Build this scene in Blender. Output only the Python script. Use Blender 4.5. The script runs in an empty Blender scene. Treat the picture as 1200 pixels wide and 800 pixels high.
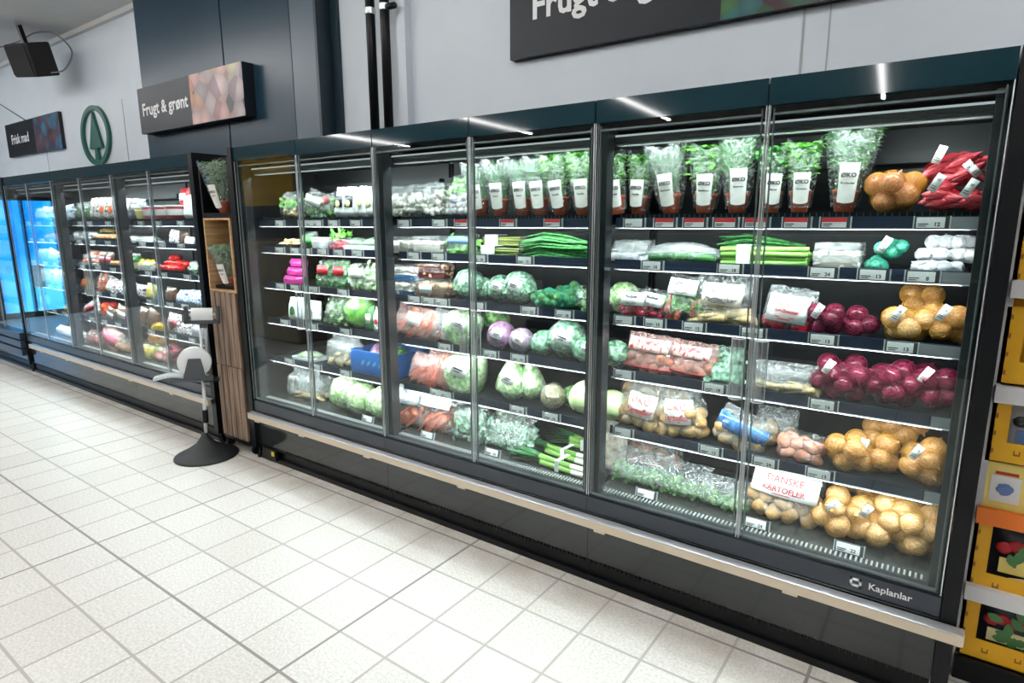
import bpy, bmesh, math, random
from mathutils import Vector, Matrix, Euler, noise
R = random.Random(7)
PI = math.pi
scn = bpy.context.scene
COL = scn.collection

# ------------------------------------------------------------------ camera
F, YAW, PIT, ROL = 720.11, 0.62528, 0.193045, -0.003006
CAM = Vector((3.75105, -2.21958, 1.59454))
fw = Vector((-math.sin(YAW)*math.cos(PIT), math.cos(YAW)*math.cos(PIT), -math.sin(PIT)))
rt = Vector((math.cos(YAW), math.sin(YAW), 0)); up = rt.cross(fw)
rt, up = rt*math.cos(ROL)+up*math.sin(ROL), up*math.cos(ROL)-rt*math.sin(ROL)
cd = bpy.data.cameras.new('camera'); cam = bpy.data.objects.new('camera', cd); COL.objects.link(cam)
cd.sensor_width = 36; cd.lens = F*36/1200; cd.clip_start = .05; cd.clip_end = 100
cam.matrix_world = Matrix(((rt.x, up.x, -fw.x, CAM.x), (rt.y, up.y, -fw.y, CAM.y), (rt.z, up.z, -fw.z, CAM.z), (0, 0, 0, 1)))
scn.camera = cam

def PX(px, y, z):
    """x of the point at depth y and height z that the photograph shows in column px"""
    n = rt - fw*((px-600)/F)
    return CAM.x - ((y-CAM.y)*n.y + (z-CAM.z)*n.z)/n.x

# ------------------------------------------------------------------ materials
MATS = {}
def nd(t, typ, **kw):
    n = t.nodes.new(typ)
    for k, v in kw.items():
        if k in n.inputs: n.inputs[k].default_value = v
        else: setattr(n, k, v)
    return n
def c4(c): return (c[0], c[1], c[2], 1)
def sr(r, g, b):
    f = lambda v: (v/255/12.92) if v/255 <= .04045 else ((v/255+.055)/1.055)**2.4
    return (f(r), f(g), f(b))

def mat(name, c, rough=.5, c2=None, scale=8, stretch=(1, 1, 1), bump=0, metal=0, detail=3, lo=.35, hi=.65, spec=None, sss=0, bscale=None, trans=0):
    if name in MATS: return MATS[name]
    m = bpy.data.materials.new(name); m.use_nodes = True; t = m.node_tree
    b = t.nodes['Principled BSDF']; b.inputs['Roughness'].default_value = rough; b.inputs['Metallic'].default_value = metal
    b.inputs['Base Color'].default_value = c4(c)
    if spec is not None: b.inputs['Specular IOR Level'].default_value = spec
    if c2 is not None or bump:
        tc = nd(t, 'ShaderNodeTexCoord'); mp = nd(t, 'ShaderNodeMapping'); mp.inputs['Scale'].default_value = stretch
        nz = nd(t, 'ShaderNodeTexNoise'); nz.inputs['Scale'].default_value = scale; nz.inputs['Detail'].default_value = detail
        t.links.new(tc.outputs['Object'], mp.inputs[0]); t.links.new(mp.outputs[0], nz.inputs[0])
        if c2 is not None:
            r = nd(t, 'ShaderNodeValToRGB'); r.color_ramp.elements[0].position = lo; r.color_ramp.elements[1].position = hi
            r.color_ramp.elements[0].color = c4(c); r.color_ramp.elements[1].color = c4(c2)
            t.links.new(nz.outputs['Fac'], r.inputs[0]); t.links.new(r.outputs[0], b.inputs['Base Color'])
        if bump:
            src = nz
            if bscale:
                src = nd(t, 'ShaderNodeTexNoise'); src.inputs['Scale'].default_value = bscale; src.inputs['Detail'].default_value = 3
                t.links.new(mp.outputs[0], src.inputs[0])
            bp = nd(t, 'ShaderNodeBump'); bp.inputs['Strength'].default_value = bump; bp.inputs['Distance'].default_value = .01
            t.links.new(src.outputs['Fac'], bp.inputs['Height']); t.links.new(bp.outputs[0], b.inputs['Normal'])
    if trans:
        ts = nd(t, 'ShaderNodeBsdfTranslucent'); mx = nd(t, 'ShaderNodeMixShader'); mx.inputs[0].default_value = trans
        src = b.inputs['Base Color'].links[0].from_socket if b.inputs['Base Color'].links else None
        if src: t.links.new(src, ts.inputs[0])
        else: ts.inputs[0].default_value = c4(c)
        o_ = t.nodes['Material Output']; t.links.new(b.outputs[0], mx.inputs[1]); t.links.new(ts.outputs[0], mx.inputs[2]); t.links.new(mx.outputs[0], o_.inputs[0])
    MATS[name] = m
    return m

def film(name, tint=(.985, .995, .99), haze=.015, gloss=.05, rough=.09, bump=.8, scale=34, hazec=(.9, .95, .95)):
    if name in MATS: return MATS[name]
    m = bpy.data.materials.new(name); m.use_nodes = True; t = m.node_tree; t.nodes.clear()
    out = nd(t, 'ShaderNodeOutputMaterial'); tr = nd(t, 'ShaderNodeBsdfTransparent'); tr.inputs[0].default_value = c4(tint)
    gl = nd(t, 'ShaderNodeBsdfGlossy'); gl.inputs['Roughness'].default_value = rough
    df = nd(t, 'ShaderNodeBsdfDiffuse'); df.inputs[0].default_value = c4(hazec)
    m1 = nd(t, 'ShaderNodeMixShader'); m2 = nd(t, 'ShaderNodeMixShader')
    lw = nd(t, 'ShaderNodeLayerWeight'); lw.inputs[0].default_value = .5
    pw = nd(t, 'ShaderNodeMath', operation='POWER'); pw.inputs[1].default_value = 5; t.links.new(lw.outputs['Facing'], pw.inputs[0])
    ad = nd(t, 'ShaderNodeMath', operation='MULTIPLY_ADD'); ad.inputs[1].default_value = .9; ad.inputs[2].default_value = .04+gloss; ad.use_clamp = True
    t.links.new(pw.outputs[0], ad.inputs[0])
    if bump:
        tc = nd(t, 'ShaderNodeTexCoord'); nz = nd(t, 'ShaderNodeTexNoise'); nz.inputs['Scale'].default_value = scale; nz.inputs['Detail'].default_value = 4
        nz.inputs['Distortion'].default_value = 1.5
        bp = nd(t, 'ShaderNodeBump'); bp.inputs['Strength'].default_value = bump; bp.inputs['Distance'].default_value = .02
        t.links.new(tc.outputs['Object'], nz.inputs[0]); t.links.new(nz.outputs['Fac'], bp.inputs['Height'])
        for q in (gl, lw): t.links.new(bp.outputs[0], q.inputs['Normal'])
    m2.inputs[0].default_value = haze
    if bump:   # whitened creases, also painting in the film's crinkle highlights
        n2 = nd(t, 'ShaderNodeTexNoise'); n2.inputs['Scale'].default_value = 22; n2.inputs['Detail'].default_value = 2.5; n2.inputs['Distortion'].default_value = 2.2
        t.links.new(tc.outputs['Object'], n2.inputs[0])
        sb = nd(t, 'ShaderNodeMath', operation='SUBTRACT'); sb.inputs[1].default_value = .5; ab = nd(t, 'ShaderNodeMath', operation='ABSOLUTE')
        mr = nd(t, 'ShaderNodeMapRange'); mr.inputs[1].default_value = .004; mr.inputs[2].default_value = .016; mr.inputs[3].default_value = min(.75, haze+.5); mr.inputs[4].default_value = haze
        t.links.new(n2.outputs['Fac'], sb.inputs[0]); t.links.new(sb.outputs[0], ab.inputs[0]); t.links.new(ab.outputs[0], mr.inputs[0]); t.links.new(mr.outputs[0], m2.inputs[0])
    t.links.new(ad.outputs[0], m1.inputs[0]); t.links.new(tr.outputs[0], m1.inputs[1]); t.links.new(gl.outputs[0], m1.inputs[2])
    t.links.new(m1.outputs[0], m2.inputs[1]); t.links.new(df.outputs[0], m2.inputs[2]); t.links.new(m2.outputs[0], out.inputs[0])
    MATS[name] = m
    return m

def emit(name, c, s):
    if name in MATS: return MATS[name]
    m = bpy.data.materials.new(name); m.use_nodes = True; t = m.node_tree; t.nodes.clear()
    out = nd(t, 'ShaderNodeOutputMaterial'); e = nd(t, 'ShaderNodeEmission'); e.inputs[0].default_value = c4(c); e.inputs[1].default_value = s
    t.links.new(e.outputs[0], out.inputs[0]); MATS[name] = m
    return m

GLASS = film('door glass', tint=(.96, .99, .985), haze=0, gloss=-.018, rough=0.0, bump=0)
ACRYL = film('clear acrylic', tint=(.9, .94, .94), haze=.06, gloss=.10, rough=.05, bump=0)
FENCE = film('clear plastic riser', tint=(.95, .975, .985), haze=0, gloss=-.025, rough=.05, bump=0)
FILM = film('clear film')
FILM2 = film('hazy film', haze=.08, gloss=.06, bump=.8)
FILMW = film('milky film', haze=.5, gloss=.1, bump=.6)
FILMP = film('pinkish printed film', tint=(1, .9, .88), haze=.16, hazec=(.95, .62, .58), gloss=.05, bump=.6)
FILMG = film('greenish film', tint=(.85, .98, .9), haze=.10, hazec=(.7, .95, .85), gloss=.05, bump=.6)
BLACK = mat('black metal', (.004, .005, .006), .35, spec=.22)
BLACKG = mat('gloss black panel', (.012, .015, .015), .09, spec=.6)
KICK = mat('dark slate blue strip', (.022, .03, .042), .3)
HEAD = mat('dark teal header glass', (.004, .026, .037), .05, spec=.42)
GREYD = mat('dark grey metal', (.014, .017, .020), .35)
BACKP = mat('cabinet back grey', (.0045, .0055, .0075), .4)
DECK = mat('deck grey', (.032, .034, .033), .22)
RAIL = mat('navy price rail', (.014, .022, .045), .3)
STEEL = mat('brushed steel', (.36, .38, .41), .45, metal=1)
ALU = mat('pale aluminium', (.72, .76, .78), .35, metal=.8)
BUMP = mat('beige bumper', sr(205, 190, 168), .35)
BUMPT = mat('bumper top aluminium', (.75, .76, .78), .3, metal=.7)
WHITE = mat('white card', (.82, .83, .83), .5)
WHITEP = mat('white plastic', (.78, .79, .8), .3)
REDP = mat('red print', (.55, .02, .03), .5)
INK = mat('dark ink', (.03, .03, .035), .6)
CREAMP = mat('cream paper', (.78, .77, .72), .55, c2=(.7, .69, .64), scale=40)
GREYB = mat('grey plastic bracket', (.045, .05, .055), .4)

# ------------------------------------------------------------------ mesh builder
class MB:
    def __init__(s): s.v = []; s.f = []; s.m = []; s.mi = 0
    def add(s, vs, fs, M=None):
        o = len(s.v)
        s.v += [tuple(M @ Vector(p)) for p in vs] if M is not None else [tuple(p) for p in vs]
        s.f += [tuple(i+o for i in f) for f in fs]; s.m += [s.mi]*len(fs)
        return s
    def box(s, a, b, M=None):
        x0, y0, z0 = a; x1, y1, z1 = b
        v = [(x0, y0, z0), (x1, y0, z0), (x1, y1, z0), (x0, y1, z0), (x0, y0, z1), (x1, y0, z1), (x1, y1, z1), (x0, y1, z1)]
        return s.add(v, [(0, 3, 2, 1), (4, 5, 6, 7), (0, 1, 5, 4), (1, 2, 6, 5), (2, 3, 7, 6), (3, 0, 4, 7)], M)
    def lathe(s, prof, n=16, M=None, cap=True):
        v = []; f = []; k = len(prof)
        for (r, z) in prof:
            for i in range(n):
                a = 2*PI*i/n; v.append((r*math.cos(a), r*math.sin(a), z))
        for j in range(k-1):
            for i in range(n):
                f.append((j*n+i, j*n+(i+1) % n, (j+1)*n+(i+1) % n, (j+1)*n+i))
        if cap: f.append(tuple(range(n-1, -1, -1))); f.append(tuple((k-1)*n+i for i in range(n)))
        return s.add(v, f, M)
    def blob(s, rad, amp=.0, fr=3, seed=0, nu=16, nv=10, M=None, fn=None):
        v = []; f = []
        off = Vector((seed*3.7, seed*1.3, seed*7.1))
        for j in range(nv+1):
            th = PI*j/nv
            for i in range(nu):
                ph = 2*PI*i/nu
                d = Vector((math.sin(th)*math.cos(ph), math.sin(th)*math.sin(ph), -math.cos(th)))
                k = 1 + (amp*noise.noise(d*fr+off) if amp else 0)
                if fn: k *= fn(d)
                v.append((d.x*rad[0]*k, d.y*rad[1]*k, d.z*rad[2]*k))
        for j in range(nv):
            for i in range(nu): f.append((j*nu+i, j*nu+(i+1) % nu, (j+1)*nu+(i+1) % nu, (j+1)*nu+i))
        return s.add(v, f, M)
    def tube(s, pts, rad, n=6, cap=True):
        pts = [Vector(p) for p in pts]; k = len(pts)
        rad = rad if isinstance(rad, (list, tuple)) else [rad]*k
        v = []; f = []; pa = None
        for i, p in enumerate(pts):
            d = (pts[min(i+1, k-1)]-pts[max(i-1, 0)]).normalized()
            if pa is None: pa = d.orthogonal().normalized()
            pa = (pa - d*pa.dot(d)); pa = pa.normalized() if pa.length > 1e-6 else d.orthogonal().normalized()
            q = d.cross(pa)
            for j in range(n):
                a = 2*PI*j/n; v.append(tuple(p+(pa*math.cos(a)+q*math.sin(a))*rad[i]))
        for i in range(k-1):
            for j in range(n): f.append((i*n+j, i*n+(j+1) % n, (i+1)*n+(j+1) % n, (i+1)*n+j))
        if cap: f.append(tuple(range(n-1, -1, -1))); f.append(tuple((k-1)*n+j for j in range(n)))
        return s.add(v, f)
    def leaf(s, base, tip, w, nrm, fold=.25, droop=.2, shape=None):
        base = Vector(base); tip = Vector(tip); d = tip-base; L = d.length
        sd = d.cross(Vector(nrm)); sd = sd.normalized() if sd.length > 1e-6 else d.orthogonal().normalized()
        n = sd.cross(d).normalized(); v = []; f = []
        pr = shape or [(0, .12), (.3, .8), (.6, 1), (.85, .55), (1, .05)]
        for (t, k) in pr:
            c = base+d*t - n*droop*L*t*t
            h = sd*w*.5*k
            v += [tuple(c-h+n*fold*w*.5*k), tuple(c), tuple(c+h+n*fold*w*.5*k)]
        for i in range(len(pr)-1):
            a = i*3
            f += [(a, a+1, a+4, a+3), (a+1, a+2, a+5, a+4)]
        return s.add(v, f)
    def mesh(s, me, M):
        return s.add([v.co for v in me.vertices], [tuple(p.vertices) for p in me.polygons], M)
    def data(s, name, mats, smooth=True, sharp=None):
        me = bpy.data.meshes.new(name); me.from_pydata(s.v, [], s.f)
        mats = mats if isinstance(mats, (list, tuple)) else [mats]
        for m in mats: me.materials.append(m)
        me.polygons.foreach_set('material_index', s.m)
        me.polygons.foreach_set('use_smooth', [smooth]*len(s.f)); me.update()
        return me
    def build(s, name, mats, parent=None, loc=(0, 0, 0), rot=(0, 0, 0), smooth=False):
        return ob(name, s.data(name, mats, smooth), parent, loc, rot)

def ob(name, data, parent=None, loc=(0, 0, 0), rot=(0, 0, 0), scale=None):
    o = bpy.data.objects.new(name, data); COL.objects.link(o)
    o.location = loc; o.rotation_euler = rot
    if scale is not None: o.scale = (scale,)*3 if isinstance(scale, (int, float)) else scale
    if parent: o.parent = parent
    return o
def tag(o, label, cat, group=None, kind=None):
    if label: o['label'] = label
    if cat: o['category'] = cat
    if group: o['group'] = group
    if kind: o['kind'] = kind
    return o
def thing(name, label, cat, loc=(0, 0, 0), rot=(0, 0, 0), group=None):
    return tag(ob(name, None, None, loc, rot), label, cat, group)
def struct(name, mb, mats, smooth=False):
    return tag(mb.build(name, mats, smooth=smooth), None, None, kind='structure')
def bevel(o, w=.004, seg=2):
    m = o.modifiers.new('bevel', 'BEVEL'); m.width = w; m.segments = seg; m.limit_method = 'ANGLE'
    return o
TXT = {}
def text(st, size, bold=0, ext=0):
    k = (st, size, bold)
    if k not in TXT:
        cu = bpy.data.curves.new('t', 'FONT'); cu.body = st; cu.size = size; cu.align_x = 'CENTER'; cu.align_y = 'CENTER'; cu.offset = bold; cu.resolution_u = 2
        o = bpy.data.objects.new('t', cu); COL.objects.link(o)
        dg = bpy.context.evaluated_depsgraph_get(); me = bpy.data.meshes.new_from_object(o.evaluated_get(dg))
        bpy.data.objects.remove(o); bpy.data.curves.remove(cu); TXT[k] = me
    return TXT[k]
RX = Matrix.Rotation(PI/2, 4, 'X')
def T(x, y, z): return Matrix.Translation((x, y, z))
def facing(x, y, z): return T(x, y, z) @ RX      # text plane facing -Y
CACHE = {}
def cached(key, fn):
    if key not in CACHE: CACHE[key] = fn()
    return CACHE[key]

# ------------------------------------------------------------------ room
def floor_mat():
    m = bpy.data.materials.new('cream floor tiles'); m.use_nodes = True; t = m.node_tree; b = t.nodes['Principled BSDF']
    tc = nd(t, 'ShaderNodeTexCoord'); sp = nd(t, 'ShaderNodeSeparateXYZ'); t.links.new(tc.outputs['Object'], sp.inputs[0])
    def M(op, a, b_=None):
        n = nd(t, 'ShaderNodeMath', operation=op)
        for i, q in enumerate((a, b_)):
            if q is None: continue
            if isinstance(q, (int, float)): n.inputs[i].default_value = q
            else: t.links.new(q, n.inputs[i])
        return n.outputs[0]
    TX, TY, X0, Y0 = .2595, .2715, .364, -1.131
    def line(axis, size, off, w):
        u = M('DIVIDE', M('SUBTRACT', sp.outputs[axis], off), size)
        fr = M('ABSOLUTE', M('SUBTRACT', M('FRACT', M('ADD', u, .5)), .5))
        return M('LESS_THAN', fr, w/size/2), M('FLOOR', u)
    lx, ix = line(0, TX, X0, .011); ly, iy = line(1, TY, Y0, .011)
    bx, _ = line(0, TX*6, X0, .012); by, _ = line(1, TY*4, Y0, .012)
    thin = M('MAXIMUM', lx, ly); thick = M('MAXIMUM', bx, by)
    cb = nd(t, 'ShaderNodeCombineXYZ'); t.links.new(ix, cb.inputs[0]); t.links.new(iy, cb.inputs[1])
    wn = nd(t, 'ShaderNodeTexWhiteNoise'); t.links.new(cb.outputs[0], wn.inputs[0])
    r1 = nd(t, 'ShaderNodeMix', data_type='RGBA'); r1.inputs[6].default_value = c4((.84, .815, .77)); r1.inputs[7].default_value = c4((.78, .75, .70))
    t.links.new(wn.outputs[0], r1.inputs[0])
    nz = nd(t, 'ShaderNodeTexNoise'); nz.inputs['Scale'].default_value = 90; nz.inputs['Detail'].default_value = 2; t.links.new(tc.outputs['Object'], nz.inputs[0])
    ra = nd(t, 'ShaderNodeMapRange'); ra.inputs[1].default_value = .35; ra.inputs[2].default_value = .65; ra.inputs[3].default_value = .84; ra.inputs[4].default_value = 1.05
    t.links.new(nz.outputs['Fac'], ra.inputs[0])
    mu = nd(t, 'ShaderNodeMix', data_type='RGBA', blend_type='MULTIPLY'); mu.inputs[0].default_value = 1
    t.links.new(r1.outputs[2], mu.inputs[6]); t.links.new(ra.outputs[0], mu.inputs[7])
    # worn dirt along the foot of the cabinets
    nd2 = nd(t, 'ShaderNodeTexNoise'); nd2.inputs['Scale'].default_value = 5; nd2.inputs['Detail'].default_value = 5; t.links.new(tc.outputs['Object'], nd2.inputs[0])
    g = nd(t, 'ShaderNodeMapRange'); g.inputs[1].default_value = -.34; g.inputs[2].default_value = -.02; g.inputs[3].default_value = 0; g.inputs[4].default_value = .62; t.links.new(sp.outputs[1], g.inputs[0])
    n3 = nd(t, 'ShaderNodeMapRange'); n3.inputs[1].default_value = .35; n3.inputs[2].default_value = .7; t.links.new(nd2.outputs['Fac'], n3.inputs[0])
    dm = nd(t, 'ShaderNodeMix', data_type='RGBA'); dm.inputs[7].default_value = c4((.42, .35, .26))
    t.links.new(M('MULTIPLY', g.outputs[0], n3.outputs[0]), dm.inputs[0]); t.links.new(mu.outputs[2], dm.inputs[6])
    g1 = nd(t, 'ShaderNodeMix', data_type='RGBA'); g1.inputs[7].default_value = c4((.50, .465, .43)); t.links.new(thin, g1.inputs[0]); t.links.new(dm.outputs[2], g1.inputs[6])
    g2 = nd(t, 'ShaderNodeMix', data_type='RGBA'); g2.inputs[7].default_value = c4((.30, .275, .255)); t.links.new(thick, g2.inputs[0]); t.links.new(g1.outputs[2], g2.inputs[6])
    t.links.new(g2.outputs[2], b.inputs['Base Color']); b.inputs['Roughness'].default_value = .32
    bp = nd(t, 'ShaderNodeBump'); bp.inputs['Strength'].default_value = .4; bp.inputs['Distance'].default_value = .002; bp.invert = True
    t.links.new(thin, bp.inputs['Height']); t.links.new(bp.outputs[0], b.inputs['Normal'])
    return m
XL, XR, YF, YB, ZC = -9.0, 7.0, -12.0, 1.0, 3.73
WALL = mat('light grey wall paint', sr(216, 224, 231), .6, c2=sr(210, 218, 226), scale=2)
CEIL = mat('grey white ceiling', (.62, .62, .61), .7, c2=(.58, .58, .575), scale=1.5)
NAVY = mat('dark blue wall panel', (.012, .038, .064), .28, c2=(.016, .044, .072), scale=1.5, spec=.25)
NAVYD = mat('very dark blue panel', (.006, .022, .035), .4)
struct('floor', MB().box((XL, YF, -.05), (XR, YB, 0)), floor_mat())
struct('ceiling', MB().box((XL, YF, ZC), (XR, YB+.1, ZC+.1)), CEIL)
struct('wall_back', MB().box((XL, YB, 0), (XR, YB+.1, ZC)), WALL)
DARKW = mat('dark store wall', (.07, .07, .078), .6)
struct('wall_right', MB().box((XR, YF, 0), (XR+.1, YB+.1, ZC)), DARKW)
struct('wall_front', MB().box((XL, YF-.1, 0), (XR, YF, ZC)), DARKW)
# left wall with the glazed entrance that lets the blue daylight in
w = MB(); E0, E1, EZ = -1.98, -1.02, 2.02
w.box((XL-.1, YF, 0), (XL, E0, ZC)); w.box((XL-.1, E1, 0), (XL, YB+.1, ZC)); w.box((XL-.1, E0, EZ), (XL, E1, ZC))
struct('wall_left', w, DARKW)
fr = MB()
for y in (E0, -1.52, E1-.05): fr.box((XL-.07, y, 0), (XL-.02, y+.05, EZ))
fr.box((XL-.07, E0, EZ-.06), (XL-.02, E1, EZ)); fr.box((XL-.07, E0, .0), (XL-.02, E1, .1))
d1 = struct('door_1', fr, BLACK)
MB().box((XL-.05, E0, .1), (XL-.044, E1, EZ-.06)).build('glass_pane', GLASS, d1)
# cornice under the ceiling
struct('trim_1', MB().box((XL, YB-.05, ZC-.05), (XR, YB, ZC)), CEIL)
# dark blue bulkhead panels on the back wall
struct('trim_2', MB().box((-2.935, .85, 2.0), (-1.46, YB, ZC)).box((-1.44, .85, 2.0), (-.52, YB, ZC)), NAVY)
struct('trim_3', MB().box((-.505, .845, 2.0), (-.225, YB, ZC)), mat('slate blue column', (.05, .085, .115), .35))
struct('trim_4', MB().box((-.224, .846, 2.0), (-.20, YB, ZC)).box((-.2, .97, 2.0), (-.125, YB, ZC)), NAVYD)
struct('trim_5', MB().box((.52, .94, 2.0), (.60, YB, ZC)), WALL)
struct('trim_6', MB().box((3.06, .995, 2.0), (3.07, YB, ZC)).box((3.17, .995, 2.0), (3.175, YB, ZC)).box((-6.05, .995, 0), (-6.04, YB, 2.5)).box((-3.75, .995, 0), (-3.74, YB, 2.9)), mat('wall joint', sr(165, 170, 176), .6))
LAMP_S, LED_P, LED_C, LED_S, EXPO = 49.0, 0.9, 5.4, 4.4, 0.0
# ------------------------------------------------------------------ refrigerated cabinets
ZB = [1.566, 1.398, 1.167, .934, .677]         # underside of the five price rails
DZ = .432
SZ = [1.622]+[z+.028 for z in ZB[1:]]+[DZ]     # what stands on a shelf stands at this height
SN = ['top', 'second', 'third', 'fourth', 'fifth', 'bottom']
RY = .12
W = 1.2757
def tag_mesh(kind, num):
    """electronic price label in its dark clip; kind r = red header, w = white"""
    b = MB(); b.mi = 0; b.box((-.046, -.006, -.019), (.046, 0, .019))
    b.mi = 1; b.box((-.040, -.0075, -.016), (.034, -.006, .016))
    if kind == 'r':
        b.mi = 2; b.box((-.040, -.0082, .002), (.034, -.0075, .016))
    b.mi = 3
    b.box((-.036, -.0085, -.006), (-.008, -.0075, -.003)).box((-.036, -.0085, -.012), (-.014, -.0075, -.0095))
    if num: b.mesh(text(num, .017, .0006), facing(.014, -.0088, -.006))
    b.mi = 4; b.box((-.049, -.008, -.020), (-.045, 0, .020)).box((.045, -.008, -.020), (.049, 0, .020))
    return b.data('price_label', [GREYB, WHITE, REDP, INK, ALU], False)
def cab(name_label, x0, tags, steel=(), handles=True, first=False, last=False, far=False, bump=True):
    c = thing('refrigerated_cabinet', name_label, 'refrigerator', (x0, 0, 0), group='glass door refrigerated cabinets')
    def P(n, mb, m, par=c, smooth=False): return mb.build(n, m, par, smooth=smooth)
    # body
    b = MB().box((.005, .62, .1), (W-.005, .90, 1.93)).box((.005, .012, 1.97), (W-.005, .90, 2.035)).box((.005, .02, .30), (W-.005, .62, .41))
    P('body', b, BLACK)
    b = MB(); b.box((.02, .605, .44), (W-.02, .618, 1.95))
    b.mi = 1
    for zi in range(4):
        for k in range(14): b.box((.1+k*.08, .602, 1.78-zi*.026), (.13+k*.08, .606, 1.786-zi*.026))
    P('back_panel', b, [BACKP, BLACK])
    b = MB().box((.012, .05, .40), (W-.012, .61, .43)); P('base_deck', b, DECK)
    b = MB()
    for k in range(74): b.box((.045+k*.016, .062, .430), (.051+k*.016, .092, .4345))
    P('air_grille', b, ALU)
    P('deck_front', MB().box((.012, .018, .405), (W-.012, .06, .428)), GREYD)
    # inner mullion posts
    for s in (0, 1):
        x = .012 if s == 0 else W-.04
        P('mullion_post', MB().box((x, .028, .42), (x+.028, .085, 1.95)), GREYD)
    # canopy lamp housing
    b = MB().box((.04, .10, 1.895), (W-.04, .16, 1.93)); P('lamp_housing', b, GREYB)
    b = MB().box((.04, .096, 1.905), (W-.04, .0995, 1.922)); b.mi = 1; b.box((.04, .093, 1.921), (W-.04, .0995, 1.928)); b.mi = 2; b.box((.04, .108, 1.888), (W-.04, .15, 1.8945))
    P('lamp_trim', b, [GREYB, LEDM, LAMPG])
    P('ceiling_baffle', MB().box((.02, .16, 1.93), (W-.02, .60, 1.95)).box((.02, .52, 1.80), (W-.02, .60, 1.84)), BACKP)
    # shelves
    for i, z in enumerate(ZB):
        sh = P('shelf', MB().box((.045, RY+.006, z+.012), (W-.045, .56, z+.027)), GREYD)
        r = MB().box((.04, RY, z), (W-.04, RY+.006, z+.041)); r.mi = 1; r.box((.04, RY-.004, z-.002), (W-.04, RY+.003, z+.003))
        P('price_rail', r, [RAIL, ALU], sh)
        if i == 0:
            f = MB().box((.045, RY+.02, z+.027), (W-.045, .52, z+.055)); f.mi = 1
            for k in range(58): f.box((.055+k*.0203, RY+.0185, z+.03), (.058+k*.0203, RY+.02, z+.054))
            P('ribbed_tray', f, [BLACK, GREYB], sh)
        P('clear_riser', MB().box((.045, RY+.007, z+.03), (W-.045, RY+.010, z+.082)), FENCE, sh)
        for (px, kd, nm) in tags[i]:
            x = min(max(PX(px, RY, z+.021)-x0, .095), W-.095)
            ob('price_label', cached(('tag', kd, nm), lambda: tag_mesh(kd, nm)), sh, (x, RY, z+.021))
        for (i2, a, d) in steel:
            if i2 == i: P('steel_plate', MB().box((PX(a, RY, z)-x0, RY-.003, z+.004), (PX(d, RY, z)-x0, RY-.0005, z+.038)), STEEL, sh)
    for (px, kd, nm) in tags[5]:
        ob('price_label', cached(('tag', kd, nm), lambda: tag_mesh(kd, nm)), c, (PX(px, .098, DZ+.022)-x0, .098, DZ+.022), (-.25, 0, 0))
    # doors: glass, dark header, edge trims, clear handle
    dw = W/2
    for k in range(2):
        a, e = k*dw+.003, (k+1)*dw-.003
        d = P('door', MB().box((a, 0, .425), (e, .004, 1.966)).box((a, .018, .425), (e, .021, 1.966)), GLASS)
        P('header_band', MB().box((a, -.001, 1.966), (e, .024, 2.05)), HEAD, d)
        t = MB()
        for xx in (a, e-.003): t.box((xx, -.0005, .425), (xx+.003, .0035, 1.966)).box((xx, .018, .425), (xx+.003, .0215, 1.966))
        t.mi = 1
        for xx in (a+.014, e-.018): t.box((xx, .006, .435), (xx+.004, .016, 1.955))
        t.box((a+.016, .0055, .43), (e-.016, .0165, .437)).box((a+.016, .0055, 1.935), (e-.016, .0165, 1.942))
        P('edge_trim', t, [ALU, EDGE], d)
        hx = (e-.036) if k == 0 else (a+.036)
        if handles:
            h = MB(); n = 12; ro, ri = .026, .021
            for j in range(n):
                q0, q1 = -PI*.08-PI*.84*j/n, -PI*.08-PI*.84*(j+1)/n
                pts = []
                for (q, r_) in ((q0, ri), (q1, ri), (q1, ro), (q0, ro)): pts.append((hx+r_*math.cos(q), -.004+r_*1.25*math.sin(q)))
                v = [(p[0], p[1], .965) for p in pts]+[(p[0], p[1], 1.185) for p in pts]
                fs = [(0, 1, 5, 4), (2, 3, 7, 6)]+([(3, 0, 4, 7)] if j == 0 else [])+([(1, 2, 6, 5)] if j == n-1 else [])
                h.add(v, fs)
            hh = P('handle', h, ACRYL, d, True)
            rim = MB()
            for zz in (.965, 1.185): rim.tube([(hx+.0235*math.cos(-PI*.08-PI*.84*j/12), -.004+.0235*1.25*math.sin(-PI*.08-PI*.84*j/12), zz) for j in range(13)], .0022, 5)
            for q in (-PI*.08, -PI*.92): rim.tube([(hx+.0235*math.cos(q), -.004+.0235*1.25*math.sin(q), zz) for zz in (.965, 1.185)], .002, 5)
            rim.build('handle_rim', ACRIM, d)
    # plinth
    P('kick_strip', MB().box((0.001, -.002, .352), (W-.001, .03, .418)), KICK)
    P('plinth_panel', MB().box((0.001, .012, .115), (W-.001, .03, .352)).box((0.001, -.006, .345), (W-.001, .03, .350)), BLACKG)
    b = MB().box((0.001, .03, .10), (W-.001, .05, .112)).box((.001, .04, .0), (W-.001, .06, .10)).box((.001, .022, .0), (W-.001, .05, .03))
    for k in range(60): b.box((.01+k*.021, .008, .100), (.022+k*.021, .03, .114))
    P('toe_grille', b, BLACK)
    return c
LEDM = emit('cool white led', (.93, .98, 1), .5)  # emission stands in for the lit edge of the lamp trim
EDGE = mat('glass spacer', (.13, .155, .165), .35, metal=.4)
LAMPG = mat('lamp diffuser', (.30, .32, .32), .5)
ACRIM = mat('acrylic rim', (.68, .74, .74), .15)

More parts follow.
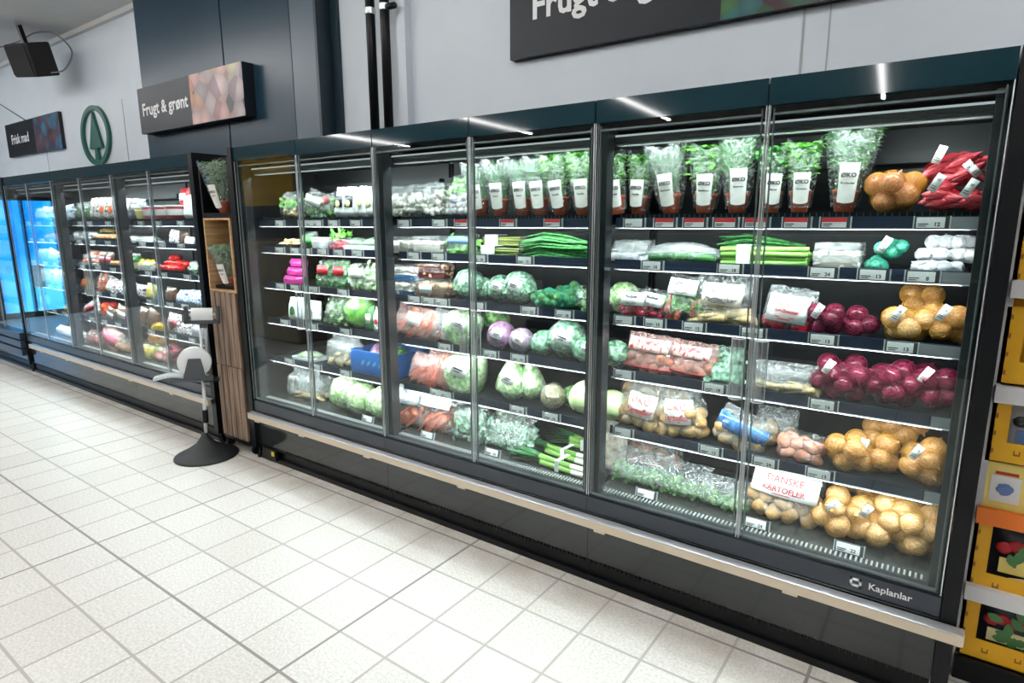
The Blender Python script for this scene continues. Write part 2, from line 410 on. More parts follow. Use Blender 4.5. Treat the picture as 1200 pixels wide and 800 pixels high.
g = lambda l, k='w': [(p, k, '') for p in l]
TL = [g([329, 356, 365, 373, 392, 418]), g([329, 347, 360, 379, 398, 420]), g([330, 347, 361, 369, 403]), g([335, 367, 406]), g([340, 372, 406]), g([432])]
TM = [g([457, 516])+g([542, 596, 649], 'r'), g([486, 515])+[(563, 'w', '10'), (616, 'w', '12')], g([487, 504, 519, 561])+[(621, 'w', '15'), (662, 'w', '18')], [(523, 'w', '10'), (576, 'w', '12'), (609, 'w', '14')], g([513, 524])+[(608, 'w', '10'), (647, 'w', '16')], [(502, 'w', ''), (578, 'w', '10')]]
TR = [g([744])+g([780, 815, 851, 887, 934, 979], 'r')+[(1092, 'w', '12')], [(765, 'w', '10'), (856, 'w', '18'), (965, 'w', '24'), (1024, 'w', '13'), (1081, 'w', '8')], [(730, 'w', ''), (768, 'w', '15'), (814, 'w', '15'), (883, 'w', '18'), (965, 'w', '13'), (1056, 'w', '13')], [(732, 'w', ''), (838, 'w', '18'), (965, 'w', '16')], [(731, 'w', ''), (833, 'w', '13'), (897, 'w', '24'), (961, 'w', '13')], [(758, 'w', ''), (887, 'w', '24'), (995, 'w', '22')]]
cL = cab('near left glass door cabinet with pink pouches and a blue crate', 0, TL)
cM = cab('near middle glass door cabinet with potted chives, mushrooms, carrots and leeks', W, TM)
cR = cab('near right glass door cabinet with onion nets, the one by the yellow shelf', 2*W, TR,
         steel=((0, 1108, 1149), (1, 1096, 1143), (2, 1072, 1130), (3, 1090, 1117), (4, 1082, 1103)))
# logo on the right end of the kick strip
lg = MB(); X0 = 3.60-2*W
lg.box((X0-.030, -.0045, .372), (X0-.022, -.002, .402)).box((X0-.002, -.0045, .372), (X0+.006, -.002, .402)).box((X0-.030, -.0045, .394), (X0+.006, -.002, .402)).box((X0-.030, -.0045, .372), (X0+.006, -.002, .380))
lg.build('logo_square', WHITE, cR)
lt = MB().mesh(text('Kaplanlar', .033, .0006), facing(X0+.088, -.0032, .386)); lt.build('logo_lettering', WHITE, cR)
# yellow inspection sticker and air box in the plinth of the left one
MB().box((.06, .0, .022), (.20, .022, .098)).build('air_box', BLACK, cL)
MB().box((.155, -.002, .055), (.185, 0, .085)).build('yellow_sticker', mat('yellow sticker', sr(235, 195, 30), .4), cL)
FX = -4.296
gs = lambda x0: [[(PXX, 'w', '') for PXX in ()] for _ in range(6)]
def far_tags(x0):
    out = []
    for i in range(6):
        z = (ZB+[DZ])[i]; l = []
        for k in range(4 if i < 5 else 0):
            x = x0+.18+k*.3+R.uniform(-.05, .05)
            p = Vector((x, RY, z))-CAM; l.append((600+F*p.dot(rt)/p.dot(fw), 'w', ''))
        out.append(l)
    return out
FW = W*.982
W_KEEP = W
W = FW
cA = cab('far left glass door cabinet with blue window reflections, beside the black end post', FX, far_tags(FX))
cB = cab('far middle glass door cabinet with pouches, pumpkin pieces and orange nets', FX+FW, far_tags(FX+FW))
cC = cab('far right glass door cabinet with red peppers, next to the wooden crates', FX+2*FW, far_tags(FX+2*FW))
EX = FX-.05-FW
cZ = cab('cabinet cut by the left picture edge, beyond the black end post', EX, [[] for _ in range(6)], handles=False)
for zz in (.18, .27, .36): MB().box((.0, -.05, zz), (FW, .0, zz+.07)).build('front_ledge', KICK, cZ)
W = W_KEEP
# end panels
def endp(x0, x1, label, y0=-.012):
    t = thing('cabinet_end_panel', label, 'panel', (x0, 0, 0), group='black cabinet end panels')
    MB().box((0, y0, .08), (x1-x0, .92, 2.052)).build('side_panel', BLACK, t)
    for y in (.03, .8): MB().lathe([(.02, 0), (.022, .02), (.012, .025), (.012, .08)], 10).build('foot', BLACK, t, ((x1-x0)/2, y, 0))
    return t
e = endp(3*W+.002, 3*W+.046, 'black end panel on the right of the near cabinets, next to the yellow shelf', 0)
e = endp(-.046, -.002, 'black end panel between the wooden crates and the near left cabinet')
e = endp(FX+3*FW+.002, FX+3*FW+.055, 'black end panel between the far right cabinet and the wooden crates')
e = endp(FX-.05, FX-.004, 'black end post at the left end of the far cabinets')
# bumper rails
def bumper(x0, x1, label, brk):
    t = thing('bumper_rail', label, 'rail', (x0, -.03, .30), group='beige bumper rails')
    L = x1-x0
    b = MB().box((0, -.022, 0), (L, .004, .036)); b.mi = 1; b.box((0, -.024, .036), (L, .022, .041))
    bevel(b.build('rail', [BUMP, BUMPT], t), .003)
    for x in brk: MB().box((x, -.016, -.012), (x+.05, .0, .001)).box((x+.012, -.0, -.012), (x+.03, .042, .001)).build('bracket', BUMP, t)
bumper(-.01, 3.895, 'long beige bumper rail along the foot of the near cabinets', (.07, .55, 1.15, 1.85, 2.62, 3.38))
bumper(FX+.2, FX+3*FW+.02, 'beige bumper rail along the foot of the far cabinets', (.3, .95, 1.6, 2.3, 3.0, 3.5))

# ------------------------------------------------------------------ wooden crate rack between the cabinets
WOOD = mat('worn brown planks', sr(150, 128, 110), .75, c2=sr(98, 78, 64), scale=6, stretch=(9, 9, .6), bump=.4, detail=6)
WOODL = mat('light plank', sr(196, 160, 118), .7, c2=sr(165, 125, 88), scale=4, stretch=(12, 1, 12), detail=5)
t = thing('plant_rack', 'black rack with casters holding the wooden crates between the cabinet blocks', 'rack', (-.25, 0, 0))
b = MB()
for x in (-.185, .165): b.box((x, .0, .07), (x+.02, .02, 2.0)).box((x, .4, .07), (x+.02, .42, 2.0))
b.box((-.185, 0, .07), (.185, .42, .095)); b.build('frame', BLACK, t)
MB().box((-.185, .42, .07), (.185, .43, 2.03)).build('back_panel', BLACK, t)
MB().box((-.165, .0, 1.63), (.165, .42, 1.655)).build('top_shelf', BLACK, t)
for x in (-.16, .16):
    MB().lathe([(.028, -.012), (.032, -.008), (.032, .008), (.028, .012)], 14, Matrix.Rotation(PI/2, 4, 'Y')).build('caster', BLACK, t, (x, .04, .032))
for (z0, z1, lab) in ((.10, .615, 'lower closed wooden slat crate, bottom of the stack between the cabinets'), (.62, 1.13, 'upper closed wooden slat crate, under the open one between the cabinets')):
    k = thing('wooden_crate', lab, 'crate', (-.25, 0, z0), group='wooden slat crates between the cabinets')
    n = 5
    for i in range(n):
        x = -.162+i*.0652
        bevel(MB().box((x, -.012, 0), (x+.054, .006, z1-z0)).build('slat', WOOD, k), .003)
    MB().box((-.164, .008, 0), (-.15, .38, z1-z0)).box((.15, .008, 0), (.164, .38, z1-z0)).box((-.15, .365, 0), (.15, .38, z1-z0)).box((-.15, .008, 0), (.15, .365, .012)).build('crate_body', WOOD, k)
k = thing('wooden_crate', 'open wooden crate standing on its side with a potted herb inside', 'crate', (-.25, 0, 1.133), group='wooden slat crates between the cabinets')
MB().box((-.164, -.01, 0), (-.148, .38, .49)).build('side_board', WOODL, k)
MB().box((.148, -.01, 0), (.164, .38, .49)).build('side_board', WOODL, k)
MB().box((-.148, -.01, .476), (.148, .38, .49)).build('top_board', WOODL, k)
MB().box((-.148, -.01, 0), (.148, .38, .014)).build('bottom_board', WOODL, k)
for i in range(2): MB().box((-.148+i*.19, .366, .014), (-.04+i*.19, .38, .476)).build('back_slat', WOODL, k)
tr = MB().box((-.135, .02, 0), (.135, .25, .006)).box((-.135, .02, 0), (-.13, .25, .025)).box((.13, .02, 0), (.135, .25, .025)).box((-.135, .02, 0), (.135, .025, .025)).box((-.135, .245, 0), (.135, .25, .025))
tag(tr.build('drip_tray', BLACK, None, (-.25, 0, 1.148)), 'black drip tray under the potted herb in the open crate', 'tray')

# ------------------------------------------------------------------ bag dispenser stand
DGREY = mat('dark grey plastic', (.055, .06, .068), .45)
t = thing('bag_dispenser_stand', 'floor stand with black cone foot and two white bag rolls before the crates', 'stand', (-.345, -.18, 0), (0, 0, 1.02))
MB().lathe([(.205, 0), (.207, .008), (.20, .016), (.13, .05), (.06, .095), (.028, .14), (.02, .165), (.0, .166)], 40).build('cone_foot', mat('black rubber', (.008, .010, .012), .5), t, smooth=True)
MB().tube([(0, 0, .15), (-.004, 0, .62)], .0115, 10).build('lower_pole', mat('pale pole', (.7, .7, .69), .3), t, smooth=True)
MB().tube([(.03, 0, .58), (.025, 0, .96)], .0115, 10).build('upper_pole', mat('grey pole', (.4, .41, .42), .3, metal=.5), t, smooth=True)
MB().tube([(-.002, 0, .58), (-.006, 0, .94)], .009, 10).build('inner_pole', WHITEP, t, smooth=True)
MB().lathe([(.018, .24), (.02, .245), (.02, .325), (.018, .33)], 12).build('clamp', BLACK, t, smooth=True)
h = thing_arm = MB().box((-.10, -.03, .93), (.115, .03, .955)).box((-.10, -.03, .93), (-.078, .03, 1.045)).box((.093, -.03, .93), (.115, .03, 1.045)).box((-.01, -.02, .90), (.035, .02, .94))
bevel(h.build('upper_holder', DGREY, t), .006, 3)
MB().lathe([(.043, -.065), (.045, -.062), (.045, .062), (.043, .065)], 24, Matrix.Rotation(PI/2, 4, 'Y')).build('upper_bag_roll', WHITE, t, (.008, 0, .99), smooth=True)
MB().lathe([(.012, -.082), (.012, .082)], 12, Matrix.Rotation(PI/2, 4, 'Y')).build('roll_axle', WHITEP, t, (.008, 0, .99), smooth=True)
h = MB().box((-.20, -.055, .545), (.06, .055, .56))
h.add([(-.12, -.055, .56), (.02, -.055, .56), (-.01, -.055, .70), (-.085, -.055, .70), (-.12, -.04, .56), (.02, -.04, .56), (-.01, -.04, .70), (-.085, -.04, .70)], [(0, 1, 2, 3), (7, 6, 5, 4), (0, 4, 5, 1), (1, 5, 6, 2), (2, 6, 7, 3), (3, 7, 4, 0)])
bevel(h.build('lower_holder', DGREY, t), .004, 2)
MB().lathe([(.02, -.025), (.10, -.025), (.104, -.02), (.104, .02), (.10, .025), (.02, .025)], 36, Matrix.Rotation(PI/2, 4, 'X')).build('lower_bag_roll', WHITE, t, (-.05, 0, .668), smooth=True)
b = MB(); n = 8
for i in range(n):
    x0_, x1_ = -.12-.022*i, -.12-.022*(i+1); z0_ = .563+.012*math.sin(i*.5); z1_ = .563+.012*math.sin((i+1)*.5)
    b.add([(x0_, -.04, z0_), (x1_, -.045, z1_), (x1_, .045, z1_), (x0_, .04, z0_), (x0_, -.04, z0_+.02), (x1_, -.045, z1_+.018), (x1_, .045, z1_+.018), (x0_, .04, z0_+.02)], [(0, 1, 2, 3), (4, 7, 6, 5), (0, 4, 5, 1), (3, 2, 6, 7)])
b.build('bag_strip', FILMW, t, smooth=True)
MB().box((.0, -.05, .535), (.10, .05, .548)).build('holder_shelf', BLACK, t)

for o in [o for o in bpy.data.objects if o.parent == t and o.name[:9] != 'cone_foot']: o.rotation_euler.y += .05; o.location = Matrix.Rotation(.05, 3, 'Y') @ o.location

# ------------------------------------------------------------------ signs, emblem, pipes, speaker
SIGN = mat('charcoal sign board', (.010, .014, .020), .4, spec=.3)
def picture(name, x0, x1, z0, z1, y, cols, seed, parent, sc=9):
    m = bpy.data.materials.new(name); m.use_nodes = True; t = m.node_tree; b = t.nodes['Principled BSDF']; b.inputs['Roughness'].default_value = .35
    tc = nd(t, 'ShaderNodeTexCoord'); mp = nd(t, 'ShaderNodeMapping'); mp.inputs['Location'].default_value = (seed, seed*2, seed*3)
    v = nd(t, 'ShaderNodeTexVoronoi'); v.inputs['Scale'].default_value = sc; w = nd(t, 'ShaderNodeSeparateColor')
    r = nd(t, 'ShaderNodeValToRGB'); r.color_ramp.elements.remove(r.color_ramp.elements[1])
    for i, c in enumerate(cols):
        e = r.color_ramp.elements[0] if i == 0 else r.color_ramp.elements.new(i/(len(cols)-1)); e.color = c4(c)
    t.links.new(tc.outputs['Object'], mp.inputs[0]); t.links.new(mp.outputs[0], v.inputs[0]); t.links.new(v.outputs['Color'], w.inputs[0]); t.links.new(w.outputs[0], r.inputs[0])
    mx = nd(t, 'ShaderNodeMix', data_type='RGBA', blend_type='MULTIPLY'); mx.inputs[0].default_value = .8
    rr = nd(t, 'ShaderNodeMapRange'); rr.inputs[2].default_value = .8; rr.inputs[3].default_value = 1.1; rr.inputs[4].default_value = .35
    t.links.new(v.outputs['Distance'], rr.inputs[0]); t.links.new(r.outputs[0], mx.inputs[6]); t.links.new(rr.outputs[0], mx.inputs[7]); t.links.new(mx.outputs[2], b.inputs['Base Color'])
    return MB().box((x0, y-.003, z0), (x1, y, z1)).build('picture', m, parent)
def sign(label, x0, x1, z0, z1, yf, yb, split, st, size, tx, cols, seed, sc=9, dz=0):
    t = thing('wall_sign', label, 'sign', (x0, yf, z0))
    w, h = x1-x0, z1-z0
    MB().box((0, 0, 0), (w, yb-yf, h)).build('board', [SIGN], t)
    MB().mesh(text(st, size, .005*size/.2), facing(tx-x0, -.004, h/2+dz)).build('lettering', WHITE, t)
    picture('sign picture %d' % seed, split-x0, w, 0, h, -.0, cols, seed, t, sc)
    return t
VEG = [sr(30, 70, 40), sr(90, 140, 60), sr(160, 30, 40), sr(190, 170, 60), sr(200, 200, 190), sr(60, 30, 40)]
sign('big charcoal produce sign high above the near cabinets', 1.455, 3.95, 2.535, 3.16, .95, 1.0, 2.70, 'Frugt & grønt', .20, 2.16, [sr(25, 70, 50), sr(60, 110, 60), sr(30, 120, 120), sr(80, 30, 40), sr(25, 40, 40)], 3, 12, -.055)
sign('charcoal sign with a picture of pale vegetables, hung before the dark blue panel', -2.83, -1.03, 2.437, 2.847, .75, .85, -1.85, 'Frugt & grønt', .155, -2.33, [sr(60, 50, 60), sr(210, 190, 190), sr(200, 150, 140), sr(190, 200, 160), sr(200, 110, 90), sr(120, 130, 150)], 5, 7)
sign('small charcoal sign with a blue picture, leftmost on the grey wall', -7.33, -5.40, 2.50, 2.935, .96, 1.0, -6.25, 'Frisk mad', .17, -6.80, [sr(40, 90, 130), sr(60, 130, 170), sr(80, 90, 110), sr(120, 70, 70), sr(30, 60, 90)], 8, 8)
GREEN = mat('emblem green', (.006, .10, .075), .4)
t = thing('round_emblem', 'round dark green emblem with a fir tree on the grey wall', 'emblem', (-4.465, .985, 2.575))
n = 48; b = MB(); ro, ri = .375, .315
for j in range(n):
    a0, a1 = 2*PI*j/n, 2*PI*(j+1)/n
    c = [(r_*math.cos(a), y, r_*.88*math.sin(a)) for y in (-.02, .012) for (r_, a) in ((ri, a0), (ro, a0), (ro, a1), (ri, a1))]
    b.add(c, [(0, 1, 2, 3), (7, 6, 5, 4), (1, 5, 6, 2), (0, 3, 7, 4)])
b.build('ring', GREEN, t)
p2 = [(0, .26), (.17, -.14), (.03, -.14), (.05, -.27), (-.05, -.27), (-.03, -.14), (-.17, -.14)]
b = MB().add([(x, -.02, z) for x, z in p2]+[(x, .012, z) for x, z in p2], [tuple(range(6, -1, -1)), tuple(range(7, 14))]+[(i, (i+1) % 7, 7+(i+1) % 7, 7+i) for i in range(7)])
b.build('fir_tree', GREEN, t)
for (x, lab) in ((.315, 'left black downpipe on the light wall'), (.455, 'right black downpipe on the light wall, with a side stub')):
    t = thing('pipe', lab, 'pipe', (x, .9, 2.0), group='black downpipes')
    MB().tube([(0, 0, 0), (0, 0, 1.71)], .032, 14).build('tube', BLACK, t, smooth=True)
    MB().lathe([(.036, -.02), (.038, -.018), (.038, .018), (.036, .02)], 14).build('clamp', ALU, t, (0, 0, 1.0))
    if x > .4: MB().tube([(0, 0, 1.0), (.12, -.02, .985)], .02, 10).build('side_stub', BLACK, t, smooth=True)
t = thing('loudspeaker', 'black box loudspeaker tilted under the ceiling at the upper left', 'speaker', (-4.9, .6, 3.38), (.25, .12, 0))
bevel(MB().box((-.31, -.12, -.17), (.33, .12, .17)).build('cabinet', mat('speaker black', (.004, .004, .005), .8), t), .02)
MB().box((-.28, -.128, -.145), (.30, -.12, .145)).build('grille', mat('speaker cloth', (.003, .003, .003), .95), t)
MB().box((-.03, -.02, .16), (.03, .02, .35)).build('mounting_bracket', BLACK, t)
def spline(P, n=6):
    P = [Vector(p) for p in P]; out = []
    for i in range(len(P)-1):
        a, b, c_, d = P[max(0, i-1)], P[i], P[i+1], P[min(len(P)-1, i+2)]
        for k in range(n):
            t_ = k/n; out.append(.5*((2*b)+(c_-a)*t_+(2*a-5*b+4*c_-d)*t_*t_+(3*b-a-3*c_+d)*t_**3))
    return out+[P[-1]]
c = MB().tube(spline([(-6.6, .6, 3.70), (-5.9, .6, 3.66), (-5.2, .6, 3.62), (-4.75, .62, 3.64), (-4.45, .7, 3.60), (-4.2, .75, 3.40), (-4.3, .7, 3.22), (-4.5, .64, 3.2)]), .008, 6).build('cable', mat('grey cable', (.12, .12, .13), .5), smooth=True)
tag(c, 'thin grey cable running along the ceiling to the loudspeaker', 'cable')
c = MB().tube([(-7.9, .99, 3.38), (-6.6, .99, 2.94)], .007, 6).build('cable', MATS['grey cable'], smooth=True)
tag(c, 'thin slanting cable on the wall above the leftmost small sign', 'cable')

# ------------------------------------------------------------------ yellow shelf on the right
YEL = mat('yellow carton', sr(240, 185, 30), .45, c2=sr(228, 165, 20), scale=6)
YELD = mat('ochre carton mark', sr(150, 100, 10), .5)
t = thing('shelving_unit', 'white shelf unit with price strips right of the near cabinets', 'shelf', (3.895, .25, 0))
MB().box((-.0, .5, .0), (1.0, .53, 2.2)).build('back_panel', WHITEP, t)
MB().box((-.012, .02, 0), (.012, .5, 2.2)).build('side_panel', mat('pale grey upright', (.55, .56, .58), .4), t)
MB().box((.0, .0, 0), (1.0, .5, .085)).build('plinth', BLACK, t)
ORG = mat('orange strip', sr(235, 120, 25), .4)
SHZ = [(.085, None), (.315, WHITEP), (.60, ORG), (1.02, WHITEP), (1.36, WHITEP), (1.70, WHITEP)]
for (z, m) in SHZ[1:]:
    s = MB().box((.012, .02, z), (1.0, .5, z+.02)).build('shelf_board', WHITEP, t)
    MB().box((.0, -.005, z-.005), (1.0, .02, z+.05)).build('price_strip', m, s)
def tray(x, z, h, back, lab, lip=.075):
    k = thing('display_tray', lab, 'carton', (3.895+x, .27, z), group='yellow display trays')
    w = .36
    b = MB().box((0, 0, 0), (w, .004, lip)).box((0, .0, 0), (.004, .40, h)).box((w-.004, 0, 0), (w, .4, h)).box((0, .396, 0), (w, .4, h)).box((0, 0, 0), (w, .4, .004)).box((0, 0, lip), (.05, .004, h))
    b.build('tray', YEL, k)
    for q in range(3):
        MB().box((.07+q*.09, -.001, .03), (.088+q*.09, .0, .036)).box((.07+q*.09, -.001, .036), (.074+q*.09, .0, .046)).box((.084+q*.09, -.001, .036), (.088+q*.09, .0, .046)).build('printed_mark', YELD, k)
    for q in range(int(h/.06)): MB().box((.012, -.001, .03+q*.06), (.019, 0, .045+q*.06)).build('printed_mark', YELD, k)
def pack(x, z, w, h, cols, seed, lab, cat='package'):
    k = thing('food_pouch', lab, cat, (3.895+x, .30, z), group='packs in the yellow trays')
    b = MB(); 
    n = 8
    vs = []
    for s in (-1, 1):
        for j in range(n+1):
            for i in range(n+1):
                u, v = i/n*2-1, j/n
                th = .045*max(0, (1-u**4))*max(0, math.sin(PI*min(1, v*.93+.05)))
                vs.append((w/2*u+w/2, s*th+.05, h*v))
    q = (n+1)**2; fs = []
    for j in range(n):
        for i in range(n):
            a = j*(n+1)+i; fs.append((a, a+1, a+n+2, a+n+1)); fs.append((q+a+n+1, q+a+n+2, q+a+1, q+a))
    for i in range(n): fs += [(i, q+i, q+i+1, i+1), (n*(n+1)+i, n*(n+1)+i+1, q+n*(n+1)+i+1, q+n*(n+1)+i), (i*(n+1), (i+1)*(n+1), q+(i+1)*(n+1), q+i*(n+1)), (i*(n+1)+n, q+i*(n+1)+n, q+(i+1)*(n+1)+n, (i+1)*(n+1)+n)]
    b.add(vs, fs); b.build('pouch', cols[0], k, smooth=True)
    MB().box((w*.12, -.001, h*.32), (w*.8, .004, h*.55)).build('printed_label', cols[2], k)
    for q_ in range(5): MB().blob((w*.11, .008, w*.10), .1, 5, seed+q_, 10, 8).build('printed_tomato' if cols[1].name == 'pack red' else 'printed_spot', cols[1], k, (w*(.16+.14*q_), .004, h*(.70+.05*(q_ % 2))), smooth=True)
    b = MB(); rq = random.Random(seed)
    for q_ in range(14):
        x_, z_ = w*rq.uniform(.3, .95), h*rq.uniform(.08, .85); a_ = rq.uniform(0, 6.3); b.leaf((x_, -.004, z_), (x_+math.cos(a_)*.05, -.006, z_+math.sin(a_)*.05), .03, (0, -1, 0), .1, 0)
    b.build('printed_leaves', PGK, k, smooth=True)
    MB().blob((w*.26, .008, h*.10), .3, 5, seed+3, 14, 8).build('printed_picture', cols[3], k, (w*.45, .002, h*.18), smooth=True)
PGK = mat('pack leaf green', sr(70, 120, 70), .5)
PR = mat('pack red', sr(170, 25, 35), .4); PG = mat('pack green', sr(60, 110, 60), .4); PC = mat('pack cream', sr(225, 215, 160), .4)
PB = mat('pack dark', sr(30, 32, 40), .35); PW = mat('pack white', sr(225, 225, 225), .4); PBL = mat('pack blue', sr(90, 120, 170), .4); PYE = mat('pack pale yellow', sr(235, 215, 120), .4)
tray(.0, .087, .22, 0, 'yellow display tray on the lowest level of the right shelf')
pack(.055, .092, .20, .20, (PB, PR, PC, PG), 1, 'dark pouch with red tomatoes and green leaves on the lowest right shelf level')
tray(.0, .338, .25, 0, 'yellow display tray on the second level of the right shelf, under the orange strip')
pack(.055, .343, .22, .23, (PB, PR, PYE, PC), 2, 'dark pouch with a bowl picture on the second right shelf level')
k = thing('food_carton', 'pale yellow carton with a white square on the orange edged shelf', 'carton', (3.90, .28, .622))
MB().box((0, 0, 0), (.14, .2, .19)).build('carton', PYE, k); MB().box((.02, -.002, .05), (.10, 0, .14)).build('white_panel', PW, k); MB().blob((.022, .002, .02), .3, 6, 2, 12, 8).build('printed_picture', PBL, k, (.06, -.003, .095)); MB().box((.03, -.003, .145), (.09, -.001, .155)).build('printed_line', PR, k)
pack(.16, .622, .18, .17, (PG, PG, PW, PC), 6, 'green pouch behind the pale yellow carton on the right shelf')
tray(.0, .81, .205, 0, 'yellow display tray under the white strip on the right shelf', .07)
pack(.05, .815, .18, .19, (PW, PB, PBL, PR), 4, 'white and blue pouch in the yellow tray on the right shelf')
tray(.0, 1.075, .25, 0, 'yellow display tray on the second highest level of the right shelf')
tray(.0, 1.385, .28, 0, 'yellow display tray on the highest visible level of the right shelf')
# ------------------------------------------------------------------ produce: materials
ONION = mat('golden onion skin', sr(222, 176, 122), .3, c2=sr(176, 116, 66), scale=1.5, stretch=(5, 5, .4), detail=5, lo=.38, hi=.62)
ONIONP = mat('pale golden onion skin', sr(238, 206, 158), .3, c2=sr(202, 152, 98), scale=1.5, stretch=(5, 5, .4), detail=5, lo=.38, hi=.62)
ONIONB = mat('pinkish brown onion skin', sr(222, 160, 120), .28, c2=sr(186, 108, 74), scale=1.5, stretch=(5, 5, .4), detail=5, lo=.38, hi=.62)
ONIONR = mat('purple onion skin', sr(150, 44, 74), .25, c2=sr(70, 12, 30), scale=1.5, stretch=(5, 5, .4), detail=5, lo=.38, hi=.62)
SHAL = mat('red shallot skin', sr(236, 116, 120), .35, c2=sr(196, 50, 68), scale=2, stretch=(5, 5, .5))
POT = mat('potato skin', sr(206, 166, 108), .5, c2=sr(172, 126, 74), scale=2.5)
POTR = mat('pinkish potato skin', sr(206, 140, 112), .45, c2=sr(180, 104, 80), scale=2.5)
CAR = mat('carrot', sr(236, 126, 84), .4, c2=sr(214, 84, 44), scale=1.2, stretch=(1, 1, 6))
PARS = mat('parsnip', sr(232, 208, 158), .5, c2=sr(204, 168, 110), scale=1.2, stretch=(1, 1, 5))
MUSH = mat('white mushroom', sr(240, 238, 230), .5, c2=sr(216, 208, 194), scale=2)
MUSHB = mat('brown mushroom', sr(206, 170, 138), .5, c2=sr(180, 138, 104), scale=2)
GARL = mat('garlic', sr(240, 238, 238), .4, c2=sr(206, 196, 206), scale=1.6, stretch=(5, 5, .5))
TEAL = mat('teal bulbs', sr(120, 200, 172), .35, c2=sr(70, 160, 136), scale=2)
TOM = mat('red pepper skin', sr(214, 36, 30), .15, c2=sr(190, 22, 22), scale=3)
ORA = mat('orange peel', sr(240, 110, 30), .35, c2=sr(230, 92, 18), scale=2)
LEM = mat('lemon peel', sr(244, 220, 40), .35)
PINK = mat('pink fruit', sr(220, 110, 120), .35, c2=sr(236, 160, 150), scale=1.6)
APPLE = mat('apple skin', sr(190, 70, 66), .3, c2=sr(216, 190, 110), scale=1.4)
PEAR = mat('pear skin', sr(206, 190, 90), .35, c2=sr(180, 160, 60), scale=1.5)
RAD = mat('radish', sr(212, 24, 60), .3, c2=sr(190, 16, 44), scale=5)
TERRA = mat('orange plant pot', sr(206, 92, 52), .45, c2=sr(180, 74, 40), scale=30)
LF = mat('herb green', sr(56, 150, 62), .4, c2=sr(124, 206, 104), scale=45, trans=.35)
LFD = mat('deep herb green', sr(38, 118, 58), .4, c2=sr(92, 172, 92), scale=45, trans=.3)
LFL = mat('bright leaf green', sr(84, 184, 60), .4, c2=sr(160, 226, 110), scale=40, trans=.35)
LFS = mat('grey green needles', sr(84, 142, 92), .45, c2=sr(160, 204, 146), scale=45, trans=.3)
LET = mat('lettuce leaf', sr(112, 168, 84), .35, c2=sr(218, 234, 190), scale=42, bump=.4, detail=8, lo=.40, hi=.60)
LETD = mat('green leaf', sr(44, 104, 48), .35, c2=sr(148, 196, 120), scale=42, bump=.4, detail=8, lo=.40, hi=.64, trans=.2)
SAV = mat('blue green cabbage leaf', sr(58, 112, 82), .35, c2=sr(176, 214, 184), scale=46, bump=.6, detail=8, lo=.42, hi=.64)
PCAB = mat('pale cabbage', sr(196, 218, 150), .35, c2=sr(226, 236, 196), scale=18, bump=.2)
RCAB = mat('red cabbage leaf', sr(112, 54, 104), .3, c2=sr(176, 140, 170), scale=40, bump=.3, detail=7)
CEL = mat('celeriac skin', sr(186, 176, 138), .7, c2=sr(140, 128, 92), scale=4)
LEEKW = mat('leek white', sr(236, 240, 222), .3); LEEKG = mat('leek light green', sr(150, 196, 96), .35, c2=sr(120, 176, 80), scale=20, stretch=(1, 8, 8)); LEEKD = mat('leek dark green', sr(52, 112, 62), .4)
ASP = mat('asparagus', sr(90, 112, 52), .4, c2=sr(130, 140, 72), scale=12, stretch=(1, 8, 8)); ASPT = mat('asparagus tip', sr(86, 74, 70), .4)
CUC = mat('cucumber', sr(42, 92, 44), .3, c2=sr(70, 124, 62), scale=14)
NETY = mat('yellow net', sr(206, 146, 44), .5); NETR = mat('red net', sr(190, 24, 48), .5); NETW = mat('white net', sr(230, 230, 234), .5)
NETG = mat('teal net', sr(30, 150, 120), .5); NETP = mat('purple net', sr(110, 20, 52), .5)
BLUET = mat('blue tray', sr(40, 110, 170), .35); BROWNT = mat('brown card tray', sr(150, 104, 74), .6); GREYT = mat('grey card tray', sr(190, 180, 164), .7)
BLUEC = mat('blue crate', sr(16, 84, 150), .35); MAG = mat('magenta pouch', sr(206, 60, 150), .3, c2=sr(180, 40, 120), scale=6); BLUEB = mat('blue printed film', sr(24, 76, 150), .2, c2=sr(90, 140, 195), scale=40)
PRINTB = mat('beige bag print', sr(226, 212, 186), .35); PRINTR = mat('red white print', sr(226, 206, 200), .3, c2=sr(196, 60, 60), scale=60, lo=.55, hi=.6); RIB = mat('dark red ribbon print', sr(150, 20, 30), .3)

